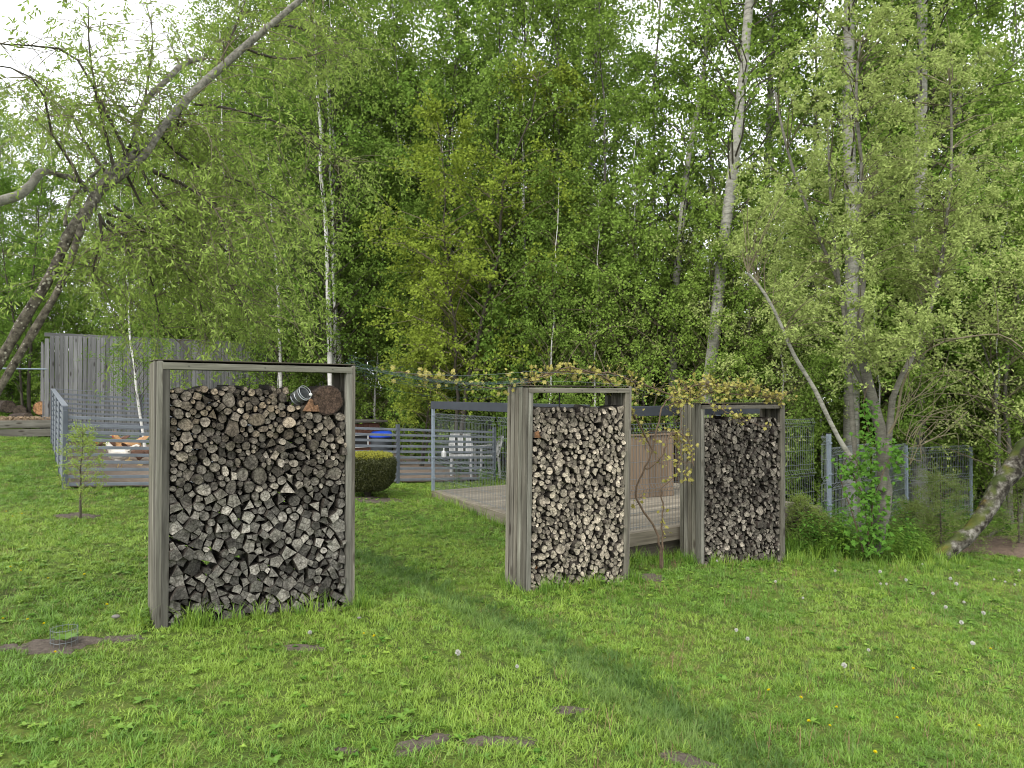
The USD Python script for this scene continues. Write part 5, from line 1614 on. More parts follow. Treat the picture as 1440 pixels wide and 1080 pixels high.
# ------------------------------------------------------------------ leaning mossy trunk at the right edge
lt = thing('leaning_dead_tree', 'dead leaning tree trunk with moss and lichen at the right edge', 'dead tree')
b0 = G(1312, 786)
limb([(1308, 790), (1335, 772), (1365, 748), (1388, 716), (1405, 684), (1428, 650), (1462, 604), (1520, 520)], b0[1], b0[1] + 0.9, 20, 27, 26, 12, lt, 'trunk_log', 'bark_mossy', 0.07)
limb([(1404, 694), (1425, 672), (1448, 655), (1500, 622)], b0[1] + 0.35, b0[1] + 0.7, 13, 12, 12, 10, lt, 'side_limb', 'bark_mossy', 0.06)
fal = thing('fallen_log', 'dark fallen log lying in the grass beyond the right fence', 'log')
limb([(1372, 664), (1405, 655), (1450, 648), (1500, 646)], 15.0, 15.5, 13, 12, 14, 10, fal, 'trunk_log', 'bark_mossy', 0.06)
brn = thing('fallen_branch', 'dark bare branch lying on the bark litter under the leaning trunk', 'branch')
q0 = G(1376, 770); q1 = G(1418, 752)
obj('wood', tubes(np.array([q0 + [0, 0, 0.04], (q0 + q1) / 2 + [0, 0, 0.14], q1 + [0, 0, 0.13]]), np.array([0.035, 0.03, 0.02]), 8, cap=True), 'bark_dark', brn, smooth=True)

# ------------------------------------------------------------------ bare arching shrub behind the middle frame
sh = thing('bare_arching_shrub', 'shrub of bare pale arching twigs between the middle and right frames', 'shrub')
arcs = [[(905, 555), (893, 500), (880, 455), (862, 425), (838, 408)], [(990, 560), (970, 505), (940, 468), (905, 448), (862, 432)], [(1005, 560), (1000, 520), (985, 490), (950, 470), (900, 440), (868, 405), (860, 380)],
        [(900, 530), (905, 500), (870, 470), (845, 452), (815, 500), (795, 545)], [(955, 540), (935, 500), (925, 470), (930, 430), (945, 400)], [(880, 552), (890, 520), (860, 480), (820, 470), (790, 500)], [(1060, 500), (1020, 508), (985, 492), (960, 480), (930, 478), (895, 478)],
        [(900, 560), (870, 500), (850, 460), (830, 440), (790, 440)], [(1090, 420), (1060, 480), (1010, 505)], [(865, 560), (850, 500), (835, 470), (838, 430), (880, 400)], [(985, 560), (965, 520), (955, 480), (980, 440), (1040, 400)], [(918, 556), (940, 520), (920, 480), (880, 462), (840, 470), (800, 520)],
        [(1010, 562), (995, 520), (965, 488), (915, 470), (850, 380), (800, 350)], [(880, 560), (905, 520), (960, 530), (1000, 500), (1040, 498)]]
tl_ = np.array([px_line([(x + rngS.normal(0, 4), y + rngS.normal(0, 4)) for x, y in a], 13.9 + rngS.uniform(-0.4, 0.5), 13.9 + rngS.uniform(-0.4, 0.5), 14) for a in arcs])
obj('stems', tubes(tl_, np.broadcast_to(np.linspace(0.015, 0.005, 14), (len(arcs), 14)), 6), 'bark_twig', sh, smooth=True)
root = on(2.35, 14.6); stm = [smooth_line(np.array([root + [rngS.normal(0, 0.05), rngS.normal(0, 0.05), -0.05], root + (a[0] - root) * 0.5 + rngS.normal(0, 0.08, 3), a[0]]), 8) for a in tl_]
obj('basal_stems', tubes(np.array(stm), np.broadcast_to(np.linspace(0.022, 0.015, 8), (len(stm), 8)), 6), 'bark_twig', sh, smooth=True)
st = tl_[:, 3:13:2].reshape(-1, 3); tg = st + rngS.normal(0, 0.16, st.shape) + [0, 0, -0.05]
bm, tm, lm = spray(rngS, tg, st, np.full(len(st), 0.004), 3, 0.22, 0.2, 3, 0.036, 0.018, jitter=0.005, twig_r=0.0022)
obj('twigs', join([bm, tm]), 'bark_twig', sh, kind='stuff'); obj('buds', lm, 'leaf_pale', sh, kind='stuff')

# ------------------------------------------------------------------ grapevine, wires and rolled net between the frames
w1 = L1(WA - 0.02, 0.10, 1.90); w2 = L2(0.03, 0.05, 1.765); w2b = L2(WB - 0.03, 0.05, 1.745); w3 = L3(0.06, 0.05, 1.60); w3b = L3(WC, 0.1, 1.57)
wires = thing('trellis_wires', 'thin wires strung from the left frame over the middle to the right frame', 'wires')


def sag(a, b, h, m=18):
    t = np.linspace(0, 1, m)
    q = a[None] * (1 - t)[:, None] + b[None] * t[:, None]
    q[:, 2] -= h * 4 * t * (1 - t)
    return q


for a, b, h in ((w1, w2, 0.07), (w2, w2b, -0.02), (w2b, w3, 0.04), (w3, w3b, 0.0), (w1 + [0, 0, -0.02], w2 + [0, 0, 0.10], 0.05), (w2 + [0, 0, 0.10], w2b + [0, 0, 0.10], 0.0)):
    obj('wire', tubes(sag(a, b, h), np.full(18, 0.0014), 5), 'wire_grey', wires)
net = MB()
for q in range(13):
    o = np.array([0, 0, 0.0]) + rngS.normal(0, 1, 3) * [0.02, 0.05, 0.045]
    s_ = sag(w1 + o, w2 + o * 0.7, 0.08 + rngS.uniform(-0.02, 0.03), 40)
    s_ = s_ + np.stack([np.sin(np.arange(40) * 2.3 + q), np.cos(np.arange(40) * 2.9 + q), np.sin(np.arange(40) * 3.1 + 2 * q)], 1) * 0.012
    v, f = tubes(s_, np.full(40, 0.0012), 4); net.add(v, f)
nt = obj('rolled_net', net, 'wire_green', label='dark green wire net rolled along the wire between left and middle frames', cat='net')

vine = thing('grapevine', 'grapevine with yellow and bronze young leaves trained over the frames', 'vine')
vb = on(1.66, 7.95)
vst = [
    (np.array([vb, P(925, 752, 7.9), P(905, 720, 7.9), P(893, 695, 7.95), P(902, 668, 7.95), P(917, 632, 7.95), P(924, 600, 7.95), P(930, 575, 8.0), P(946, 556, 8.2)]), 0.014, 0.008),
    (np.array([P(908, 660, 7.95), P(932, 640, 7.95), P(938, 620, 8.0), P(946, 608, 8.05), P(962, 612, 8.05), P(972, 632, 8.05), P(975, 655, 8.0)]), 0.011, 0.006),
    (np.array([vb + [0.02, 0, 0.02], P(931, 740, 7.95), P(933, 715, 7.95), P(928, 690, 7.95), P(950, 668, 8.0), P(958, 640, 8.0), P(952, 610, 8.0)]), 0.011, 0.006),
    (np.array([P(917, 632, 7.95), P(900, 600, 7.9), P(880, 565, 7.6), P(845, 528, 7.2), P(800, 517, 7.0), P(768, 527, 6.85), P(738, 538, 6.75)]), 0.011, 0.006),
    (np.array([P(946, 556, 8.2), P(900, 540, 7.7), P(850, 524, 7.3), P(790, 522, 7.0), P(700, 545, 6.7), P(640, 538, 6.45), P(600, 530, 6.3), P(555, 522, 6.1)]), 0.009, 0.004),
    (np.array([P(940, 570, 8.1), P(975, 560, 8.3), P(1010, 552, 8.5), P(1050, 556, 8.7), P(1100, 562, 8.9)]), 0.009, 0.004),
    (np.array([P(946, 556, 8.2), P(990, 540, 8.4), P(1040, 545, 8.6), P(1080, 560, 8.75)]), 0.008, 0.004),
    (np.array([P(983, 562, 8.25), P(1020, 578, 8.2), P(1050, 590, 8.2), P(1072, 600, 8.2)]), 0.005, 0.003),
    (np.array([P(960, 562, 8.15), P(958, 600, 8.1), P(966, 640, 8.1), P(960, 680, 8.1)]), 0.006, 0.003),
]
vm = MB()
for k, (pts, r0, r1) in enumerate(vst):
    ln = smooth_line(pts, 30) + rngS.normal(0, 0.006, (30, 3))
    v, f = tubes(ln, np.linspace(r0, r1, 30), 7, cap=True)
    obj('stem', (v, f), 'bark_vine', vine, smooth=True)
dens = [(0, 6, 0.0), (1, 22, 0.1), (2, 10, 0.1), (3, 62, 0.0), (4, 95, 0.12), (5, 85, 0.0), (6, 95, 0.0), (7, 22, 0.2), (8, 34, 0.0)]
lp_, pet = [], []
for k, n, lo in dens:
    ln = smooth_line(vst[k][0], 60)
    for q in range(int(n * 0.72)):
        j = rngS.integers(int(lo * 59), 60) if k else rngS.integers(20, 60)
        c = ln[j] + rngS.normal(0, 1, 3) * [0.05, 0.05, 0.035] + [0, 0, 0.02]
        for w in range(4):
            lp_.append(c + rngS.normal(0, 0.035, 3)); pet.append(np.array([ln[j], lp_[-1]]))
lp_ = np.array(lp_)
ax = rngS.normal(0, 0.6, lp_.shape) + [0, -0.2, 0.0]; nr = rngS.normal(0, 0.55, lp_.shape) + [0, -0.3, 0.7]
obj('leaf_stalks', tubes(np.array(pet), np.full((len(pet), 2), 0.0015), 3), 'bark_vine', vine, kind='stuff')
obj('foliage', lobed_leaf(lp_, ax, nr, rngS.uniform(0.028, 0.06, len(lp_)), 5), 'leaf_vine', vine, kind='stuff')

# ------------------------------------------------------------------ clipped box bush
bc = G(517, 697); bc = P(517, 697, 11.5)
box_b = thing('clipped_box_bush', 'clipped round-cornered box bush with yellow new tips behind the left frame', 'bush', (bc[0], bc[1], gz(bc)))
rngB = np.random.default_rng(8)
n = 46000
u = rngB.normal(0, 1, (n, 3)); u = u / (np.abs(u) ** 4.0).sum(1, keepdims=True) ** 0.25
hx, hy, hz = 0.44, 0.42, 0.30
sc_ = rngB.uniform(0.55, 1.0, (n, 1)) ** 0.5
p = u * [hx, hy, hz] * sc_
p = p * (1 + 0.10 * (fbm(u * 2.5, 3, 2) - 0.5))[:, None]
tap = 1 - 0.16 * np.clip(-(p[:, 2] / hz), 0, 1)
p[:, :2] *= tap[:, None]; p[:, 2] += 0.40
nr = u / np.array([hx, hy, hz]) * 0.3 + rngB.normal(0, 0.5, u.shape)
ax = rngB.normal(0, 1, u.shape) + u * 0.8
top_ = (p[:, 2] > 0.650 - 0.05 * rngB.random(n)) & (rngB.random(n) < 0.8)
lv = leaf_batch(p[~top_], ax[~top_], nr[~top_], rngB.uniform(0.018, 0.032, (~top_).sum()), rngB.uniform(0.012, 0.020, (~top_).sum()))
obj('foliage', lv, 'leaf_box', box_b, kind='stuff')
k = top_.sum()
obj('new_tips', leaf_batch(p[top_] + [0, 0, 0.012], ax[top_] * 0.5 + [0, 0, 0.6], nr[top_], rngB.uniform(0.016, 0.03, k), rngB.uniform(0.010, 0.016, k)), 'leaf_box_new', box_b, kind='stuff')
sts = np.array([[[0.02 * math.cos(a), 0.02 * math.sin(a), -0.03], [0.1 * math.cos(a), 0.1 * math.sin(a), 0.2], [0.33 * math.cos(a), 0.31 * math.sin(a), 0.45 + 0.1 * math.sin(3 * a)]] for a in np.arange(14) * 0.449])
obj('stem', tubes(sts, np.broadcast_to([0.014, 0.010, 0.004], (14, 3)), 6), 'bark_dark', box_b)

# ------------------------------------------------------------------ young conifers
def conifer(name, label, cat, loc, H, rad, nbr, mat_, seed, needle, up=0.5, prof=None, loose=1.0, bare=0.0, twigs=9, nl=26):
    t = thing(name, label, cat, loc)
    rng = np.random.default_rng(seed)
    tl = trunk_line(rng, H, 0.008 * H, 10)
    obj('trunk', tubes(tl, np.linspace(0.014, 0.003, 10) * max(0.7, H), 7), 'bark_dark', t, smooth=True)
    z = H * (0.06 + bare + (0.92 - bare) * np.linspace(0, 1, nbr))
    an = np.arange(nbr) * 2.4 + rng.normal(0, 0.3, nbr)
    R = rad * (prof or (lambda q: np.clip(1.08 - q, 0.08, 1)))(z / H) * rng.uniform(0.7, 1.15, nbr)
    st = np.stack([np.interp(z, tl[:, 2], tl[:, 0]), np.interp(z, tl[:, 2], tl[:, 1]), z], 1)
    tg = st + np.stack([R * np.cos(an), R * np.sin(an), R * up], 1)
    bm, tm, lm = spray(rng, tg, st, np.full(nbr, 0.004 * max(0.7, H)), twigs, rad * 0.42, 0.05, nl, needle, needle * 0.28, spread=0.6 * loose, up=0.15, jitter=0.008, segs=6, twig_r=0.0016, leaf_from=0.0, mid_lift=-0.08)
    # needles on the branches themselves as well
    obj('branches', join([bm, tm]), 'bark_twig', t, kind='stuff')
    obj('needles', lm, mat_, t, kind='stuff')
    return t


c = P(113, 724, 8.3); conifer('young_conifer', 'young golden-green conifer standing before the corner of the pen', 'conifer', (c[0], c[1], gz(c)), 1.02, 0.27, 34, 'leaf_thuja', 61, 0.034, twigs=6, nl=15, up=0.9, prof=lambda q: np.clip(0.25 + 1.6 * q, 0, 1) * np.clip(1.12 - q, 0.06, 1) * 1.35, bare=0.10)
for px, d, H, rad, lab, sd_ in [(1322, 10.6, 1.20, 0.62, 'young spruce with yellowish tips before the right fence panel', 62), (1285, 10.9, 0.7, 0.5, 'low young spruce left of the taller yellowish spruce', 63), (1432, 10.8, 1.35, 0.6, 'young spruce at the right edge behind the leaning trunk', 64), (1124, 9.9, 0.75, 0.42, 'small brownish spruce just right of the right frame', 65), (1148, 10.0, 0.55, 0.38, 'tiny spruce before the first steel fence post', 66)]:
    c = foot(px, d); conifer('young_spruce', lab, 'spruce', c, H, rad, 52, 'leaf_spruce', sd_, 0.026, up=0.12)

# ------------------------------------------------------------------ wire ring, stones, small things in the lawn
rp = P(90, 905, 4.55); rp[2] = float(ground_z(rp[0], rp[1]))
ring = thing('wire_ring', 'small wire ring guarding a seedling in the bare earth at left', 'ring', rp)
tha = np.linspace(0, 2 * np.pi, 29)
for h in (0.035, 0.11):
    obj('hoop', tubes(np.stack([0.075 * np.cos(tha), 0.075 * np.sin(tha), np.full(29, h)], 1), np.full(29, 0.0016), 5), 'wire_grey', ring)
for a in np.arange(14) / 14 * 6.283:
    obj('upright', tubes(np.array([[0.076 * math.cos(a), 0.076 * math.sin(a), -0.01], [0.076 * math.cos(a), 0.076 * math.sin(a), 0.125]]), np.array([0.0011, 0.0011]), 4), 'wire_grey', ring)
seed = thing('seedling', 'broad-leaved seedling growing inside the small wire ring', 'seedling', rp + np.array([0.01, 0, 0]))
a_ = np.arange(7) * 0.9
obj('foliage', long_leaf_batch(np.tile([[0, 0, 0.03]], (7, 1)), np.stack([np.cos(a_), np.sin(a_), np.full(7, 0.8)], 1), np.tile([[0, 0, 1.0]], (7, 1)) + 0.01, np.full(7, 0.09), np.full(7, 0.045), 0.3), 'leaf_weed', seed)
for px, py, s, lab in [(163, 877, 0.024, 'small pale stone in the grass left of the left frame'), (505, 878, 0.014, 'pale pebble by the right foot of the left frame')]:
    c = G(px, py)
    st_ = trimesh.creation.icosphere(2, s); st_.vertices *= [1.3, 0.9, 0.6]; st_.vertices *= 1 + 0.35 * (fbm(np.array(st_.vertices) * 25, 2, 4)[:, None] - 0.5)
    st_.apply_translation(c + [0, 0, 0.05]); obj('stone', st_, 'stone', label=lab, cat='stone', smooth=True)

# ------------------------------------------------------------------ lawn
def in_poly(x, y, poly):
    inside = np.zeros(len(x), bool)
    for (x0, y0), (x1, y1) in zip(poly, np.roll(poly, -1, 0)):
        c = ((y0 > y) != (y1 > y)) & (x < (x1 - x0) * (y - y0) / (y1 - y0 + 1e-12) + x0)
        inside ^= c
    return inside


BLOCK = [np.array([C0 + dF * 0.1, C2, C2 + dS * 6, CB + dS * 0.0]), np.array([D0, D0 + uR * LR, D0 + uR * LR + uL * LL, D0 + uL * LL])]
for L_, W_, dp in ((L1, WA, 0.33), (L2, WB, 0.335), (L3, WC, 0.36)):
    BLOCK.append(np.array([L_(0, 0.005, 0)[:2], L_(W_, 0.005, 0)[:2], L_(W_, dp, 0)[:2], L_(0, dp, 0)[:2]]))
BLOCK.append(np.array([a_ for a_ in (P(-90, 590, 15.6)[:2], P(76, 588, 16.4)[:2], P(76, 588, 16.4)[:2] + [-2, 3.0], P(-90, 590, 15.6)[:2] + [-2, 3.0])]))


def free(x, y, soil=True, rng=None):
    ok = np.ones(len(x), bool)
    for b in BLOCK:
        ok &= ~in_poly(x, y, b)
    if soil:
        for cx, cy, rx, ry, an in SOIL_MASKS:
            u = (x - cx) * math.cos(an) + (y - cy) * math.sin(an); w = -(x - cx) * math.sin(an) + (y - cy) * math.cos(an)
            q = np.sqrt((u / rx) ** 2 + (w / ry) ** 2)
            ok &= q + 0.45 * (vnoise(np.stack([x * 9, y * 9, 0 * x], -1), 6) - 0.5) + (rng.normal(0, 0.10, len(x)) if rng is not None else 0) > 0.95
    return ok


def tuft(seed, n, rad, h, w, lean, curl=0.5):
    rng = np.random.default_rng(seed)
    a = rng.uniform(0, 6.283, n); r = rad * np.sqrt(rng.random(n))
    p = np.stack([r * np.cos(a), r * np.sin(a), np.full(n, -0.01)], 1)
    b = rng.uniform(0, 6.283, n)
    d = np.stack([np.cos(b), np.sin(b), np.zeros(n)], 1)
    s = np.stack([-np.sin(b), np.cos(b), np.zeros(n)], 1)
    L = h * rng.uniform(0.45, 1.25, n)[:, None]; ln = (lean * rng.uniform(0.2, 1.5, n))[:, None]
    up = np.array([0, 0, 1.0])
    m = p + up * L * 0.55 + d * L * ln * 0.35
    e = p + up * L * (1 - 0.35 * curl * np.minimum(ln, 1.4)) + d * L * ln
    ww = (w * rng.uniform(0.6, 1.3, n))[:, None]
    v = np.stack([p - s * ww / 2, p + s * ww / 2, m - s * ww * 0.42, m + s * ww * 0.42, e], 1).reshape(-1, 3)
    i = np.arange(n)[:, None] * 5
    f = np.concatenate([i + [0, 1, 3], i + [0, 3, 2], i + [2, 3, 4]])
    return v, f


def rosette(seed, n, L, W):
    rng = np.random.default_rng(seed)
    a = np.arange(n) * 2.4 + rng.normal(0, 0.3, n)
    ax = np.stack([np.cos(a), np.sin(a), rng.uniform(0.25, 0.9, n)], 1)
    return long_leaf_batch(np.tile([[0, 0, 0.0]], (n, 1)), ax, np.stack([-np.cos(a) * 0.4, -np.sin(a) * 0.4, np.ones(n)], 1), L * rng.uniform(0.6, 1.2, n), W * rng.uniform(0.7, 1.2, n), 0.35)


def instancer(name, label, cat, protos, pts, idx, yaw, scale, tilt=None):
    """Many copies of a few small meshes standing as one mass."""
    path = numbered('/World', name)
    pi = UsdGeom.PointInstancer.Define(stage, path)
    tg = []
    for k, (geo, m) in enumerate(protos):
        q = usdkit.mesh(stage, f'{path}/prototypes/blade_{k:03d}', geo, MAT[m])
        tg.append(q.GetPath())
    pi.CreatePrototypesRel().SetTargets(tg)
    n = len(pts)
    pi.CreatePositionsAttr(Vt.Vec3fArray.FromNumpy(np.asarray(pts, np.float32)))
    pi.CreateProtoIndicesAttr(Vt.IntArray.FromNumpy(np.asarray(idx, np.int32)))
    q = np.zeros((n, 4)); q[:, 3] = np.cos(yaw / 2); q[:, 2] = np.sin(yaw / 2)
    if tilt is not None:
        tq = np.zeros((n, 4)); tq[:, 3] = 1; tq[:, 0] = tilt[:, 0] / 2; tq[:, 1] = tilt[:, 1] / 2
        w0, v0 = tq[:, 3:], tq[:, :3]; w1, v1 = q[:, 3:], q[:, :3]
        q = np.concatenate([w0 * v1 + w1 * v0 + np.cross(v0, v1), w0 * w1 - (v0 * v1).sum(1, keepdims=True)], 1)
        q /= np.linalg.norm(q, axis=1, keepdims=True)
    pi.CreateOrientationsAttr(Vt.QuathArray([Gf.Quath(float(a[3]), float(a[0]), float(a[1]), float(a[2])) for a in q]))
    pi.CreateScalesAttr(Vt.Vec3fArray.FromNumpy(np.repeat(np.asarray(scale, np.float32)[:, None], 3, 1) if np.ndim(scale) == 1 else np.asarray(scale, np.float32)))
    meta(pi.GetPrim(), label, cat, None, 'stuff')
    return pi


rngG = np.random.default_rng(99)


def scatter(density, y0, y1, xmax=0.86, pad=1.0, x0=None, x1=None):
    out = []
    for ya in np.arange(y0, y1, 0.5):
        yb = min(ya + 0.5, y1); ym = (ya + yb) / 2
        w0, w1 = -(xmax * ym + pad), xmax * ym + pad
        if x0 is not None:
            w0, w1 = max(w0, x0), min(w1, x1)
        if w1 <= w0:
            continue
        n = rngG.poisson(density(ym) * (w1 - w0) * (yb - ya))
        out.append(np.stack([rngG.uniform(w0, w1, n), rngG.uniform(ya, yb, n)], 1))
    return np.vstack(out)


xy = scatter(lambda y: min(620, 2700 / y), 2.5, 23.0)
ok = free(xy[:, 0], xy[:, 1], True, rngG)
# beyond the fences only sparse wood floor
ok &= (xy[:, 1] < front(720 + xy[:, 0] / xy[:, 1] * FPX) + 0.5)
xy = xy[ok]
q = furrow_offset(xy[:, 0], xy[:, 1])
band = 0.72 * np.exp(-((q - 0.02) / 0.14) ** 2) * np.clip((xy[:, 1] - 1.5) / 2, 0, 1) * np.clip((9.5 - xy[:, 1]) / 1.5, 0, 1) + 0.55 * np.exp(-((q + 0.24) / 0.13) ** 2) * np.clip((7 - xy[:, 1]) / 2, 0, 1)
pat = fbm(np.stack([xy[:, 0] * 0.9, xy[:, 1] * 0.9, 0 * xy[:, 0]], -1), 3, 21)
r = rngG.random(len(xy))
isb = r < np.clip(band, 0, 0.92)
idx = np.where(pat + rngG.normal(0, 0.11, len(xy)) > 0.52, rngG.choice([0, 1, 2], len(xy)), rngG.choice([3, 4, 5], len(xy)))
silver = rngG.random(len(xy)) < np.clip(0.5 - (q + 0.12) / 0.25, 0.06, 0.9)
idx = np.where(isb, np.where(silver, 7, 6), idx)
dry = (rngG.random(len(xy)) < 0.08 + 0.10 * (xy[:, 0] > 1.0) * (pat > 0.5))
idx = np.where(dry & ~isb, 8, idx)
sc = rngG.uniform(0.52, 1.1, len(xy)) * (0.9 + 0.5 * (fbm(np.stack([xy[:, 0] * 2.2, xy[:, 1] * 2.2, 0 * xy[:, 0] + 3], -1), 2, 5) - 0.35)) * np.clip(0.9 + 0.02 * xy[:, 1], 0.9, 1.25)
near = np.zeros(len(xy))
for L_, W_ in ((L1, WA), (L2, WB), (L3, WC)):
    for a, b in ((L_(0, 0, 0)[:2], L_(W_, 0, 0)[:2]), (L_(0, 0, 0)[:2], L_(0, 0.34, 0)[:2]), (L_(W_, 0, 0)[:2], L_(W_, 0.36, 0)[:2])):
        ab = b - a; t = np.clip(((xy - a) @ ab) / (ab @ ab), 0, 1); near = np.maximum(near, np.exp(-(np.linalg.norm(xy - a - t[:, None] * ab, axis=1) / 0.10) ** 2))
sc = sc * (1 + 0.75 * near * rngG.random(len(xy)) + 0.08 * isb)
protos = [(tuft(1, 26, 0.055, 0.042, 0.0052, 1.1), 'grass_light'), (tuft(2, 26, 0.06, 0.034, 0.0058, 1.4), 'grass_light'), (tuft(3, 20, 0.045, 0.056, 0.0048, 0.9), 'grass_light'),
          (tuft(4, 26, 0.055, 0.040, 0.0054, 1.1), 'grass_mid'), (tuft(5, 26, 0.06, 0.035, 0.0058, 1.4), 'grass_mid'), (tuft(6, 18, 0.04, 0.064, 0.0048, 0.8), 'grass_mid'),
          (tuft(7, 40, 0.06, 0.062, 0.0034, 0.8), 'grass_blue'), (tuft(8, 40, 0.065, 0.066, 0.0034, 1.0), 'grass_silver'), (tuft(9, 14, 0.06, 0.045, 0.003, 1.3), 'grass_dry')]
pts = np.column_stack([xy, ground_z(xy[:, 0], xy[:, 1])])
instancer('lawn_grass', 'short mown lawn grass, yellow-green with darker blue-green bands', 'grass', protos, pts, idx, rngG.uniform(0, 6.283, len(xy)), sc, rngG.normal(0, 0.12, (len(xy), 2)))
print('grass', len(xy))

# broad-leaved lawn plants
xy = scatter(lambda y: min(70, 330 / y), 2.5, 15.0)
xy = xy[free(xy[:, 0], xy[:, 1], False)]
cl = fbm(np.stack([xy[:, 0] * 0.7, xy[:, 1] * 0.7, 0 * xy[:, 0]], -1), 3, 31)
xy = xy[cl + rngG.normal(0, 0.08, len(xy)) > 0.44]
pts = np.column_stack([xy, ground_z(xy[:, 0], xy[:, 1]) + 0.012])
instancer('lawn_weeds', 'small broad-leaved plants, clover and dandelion leaves, in the lawn', 'weeds', [(rosette(1, 7, 0.05, 0.014), 'grass_mid'), (rosette(2, 8, 0.04, 0.02), 'grass_mid'), (rosette(3, 14, 0.022, 0.015), 'leaf_creeper'), (rosette(4, 10, 0.025, 0.017), 'grass_light')], pts, rngG.choice(4, len(xy), p=[0.08, 0.22, 0.4, 0.3]), rngG.uniform(0, 6.283, len(xy)), rngG.uniform(0.6, 1.3, len(xy)))

# dry stalks on the right part of the lawn
def stalk(seed):
    rng = np.random.default_rng(seed)
    n = 4
    p = np.stack([rng.normal(0, 0.03, n), rng.normal(0, 0.03, n), np.zeros(n)], 1)
    e = p + np.stack([rng.normal(0, 0.02, n), rng.normal(0, 0.02, n), rng.uniform(0.05, 0.12, n)], 1)
    return tubes(np.stack([p, (p + e) / 2 + rng.normal(0, 0.004, (n, 3)), e], 1), np.broadcast_to([0.0016, 0.0014, 0.0012], (n, 3)), 3)


xy = scatter(lambda y: 9, 3.0, 9.5, x0=0.3, x1=9)
xy = xy[free(xy[:, 0], xy[:, 1], False)]
pts = np.column_stack([xy, ground_z(xy[:, 0], xy[:, 1])])
instancer('dry_stalks', 'thin brown dandelion stalks standing in the right half of the lawn', 'stalks', [(stalk(1), 'stem_brown'), (stalk(2), 'stem_green'), (stalk(3), 'stem_brown')], pts, rngG.integers(0, 3, len(xy)), rngG.uniform(0, 6.283, len(xy)), rngG.uniform(0.7, 1.2, len(xy)))

# tall grass and herbs at the foot of frames, fences and along the wood's edge
def herb(seed, h, n, L, W):
    rng = np.random.default_rng(seed)
    z = rng.uniform(0.1, 1, n) * h; a = rng.uniform(0, 6.283, n)
    p = np.stack([rng.normal(0, 0.02, n) + 0.05 * z * np.cos(a), rng.normal(0, 0.02, n) + 0.05 * z * np.sin(a), z], 1)
    ax = np.stack([np.cos(a), np.sin(a), rng.uniform(-0.1, 0.7, n)], 1); nr = np.stack([-0.4 * np.cos(a), -0.4 * np.sin(a), np.ones(n)], 1)
    v, f = long_leaf_batch(p, ax, nr, L * rng.uniform(0.6, 1.2, n), W * rng.uniform(0.7, 1.2, n), 0.3)
    v2, f2 = tubes(np.array([[[0, 0, -0.02], [0.01, 0, h * 0.5], [0, 0.012, h]]]), np.array([[0.003, 0.0025, 0.0015]]), 4)
    return join([(v, f), (v2, f2)])


pts_ = []
for (px0, px1, d0, d1, n) in [(1112, 1190, 9.3, 10.6, 150), (1150, 1300, 9.3, 10.6, 140), (1260, 1420, 9.6, 12.5, 230), (1380, 1700, 10.2, 14, 380), (1000, 1700, 13.0, 18.0, 700), (560, 1000, 15.0, 20.0, 420), (-250, 80, 18.0, 24, 350), (560, 700, 13.9, 16.0, 60)]:
    px = rngG.uniform(px0, px1, n); d = rngG.uniform(d0, d1, n)
    pts_.append(np.stack([(px - 720) * d / FPX, d], 1))
xy = np.vstack(pts_); xy = xy[free(xy[:, 0], xy[:, 1], False)]
lq = np.hypot((xy[:, 0] - G(1425, 772)[0]) / 0.95, (xy[:, 1] - G(1425, 772)[1]) / 0.6); bear = 720 + xy[:, 0] / xy[:, 1] * FPX; xy = xy[(lq > 1) & ~((bear > 1310) & (xy[:, 1] < 10.7))]
pts = np.column_stack([xy, ground_z(xy[:, 0], xy[:, 1])])
instancer('undergrowth', 'green herbs and nettles along the fence and on the wood floor', 'undergrowth', [(herb(1, 0.42, 34, 0.075, 0.034), 'leaf_weed'), (herb(2, 0.30, 30, 0.065, 0.036), 'leaf_weed'), (herb(3, 0.55, 36, 0.085, 0.03), 'leaf_creeper'), (tuft(21, 40, 0.09, 0.30, 0.007, 0.6), 'grass_mid'), (tuft(22, 40, 0.09, 0.24, 0.007, 0.7), 'grass_light')],
          pts, rngG.integers(0, 5, len(xy)), rngG.uniform(0, 6.283, len(xy)), rngG.uniform(0.6, 1.15, len(xy)))
pts_ = []
for L_, W_ in ((L1, WA), (L2, WB), (L3, WC)):
    for n, (u0, u1, v0, v1) in ((34, (0.1, W_ + 0.1, -0.10, -0.01)), (10, (-0.10, 0.0, 0.0, 0.35)), (14, (W_, W_ + 0.12, -0.05, 0.35))):
        pts_.append(L_(rngG.uniform(u0, u1, n), rngG.uniform(v0, v1, n), 0)[:, :2])
for _ in range(70):
    pts_.append((D0 + uR * rngG.uniform(0, 1.5) - uL * rngG.uniform(0.02, 0.35))[None])
for _ in range(60):
    pts_.append((D0 + uL * rngG.uniform(0, LL) - uR * rngG.uniform(0.0, 0.12))[None])
px = rngG.uniform(1104, 1330, 110); d = 8.95 + rngG.uniform(-0.25, 0.9, 110)
pts_.append(np.stack([(px - 720) * d / FPX, d], 1))
lb = G(1314, 787)[:2]
pts_.append(lb + rngG.normal(0, 1, (46, 2)) * [0.20, 0.10])
xy = np.vstack(pts_)
pts = np.column_stack([xy, ground_z(xy[:, 0], xy[:, 1])])
instancer('tall_grass', 'longer grass tufts at the foot of the frames, the deck and the sallow tree', 'grass', [(tuft(31, 22, 0.05, 0.15, 0.0055, 0.55), 'grass_mid'), (tuft(32, 20, 0.05, 0.19, 0.006, 0.6), 'grass_light'), (herb(33, 0.10, 12, 0.05, 0.02), 'leaf_weed')],
          pts, rngG.choice([0, 1, 2], len(xy), p=[0.45, 0.4, 0.15]), rngG.uniform(0, 6.283, len(xy)), rngG.uniform(0.5, 1.15, len(xy)))

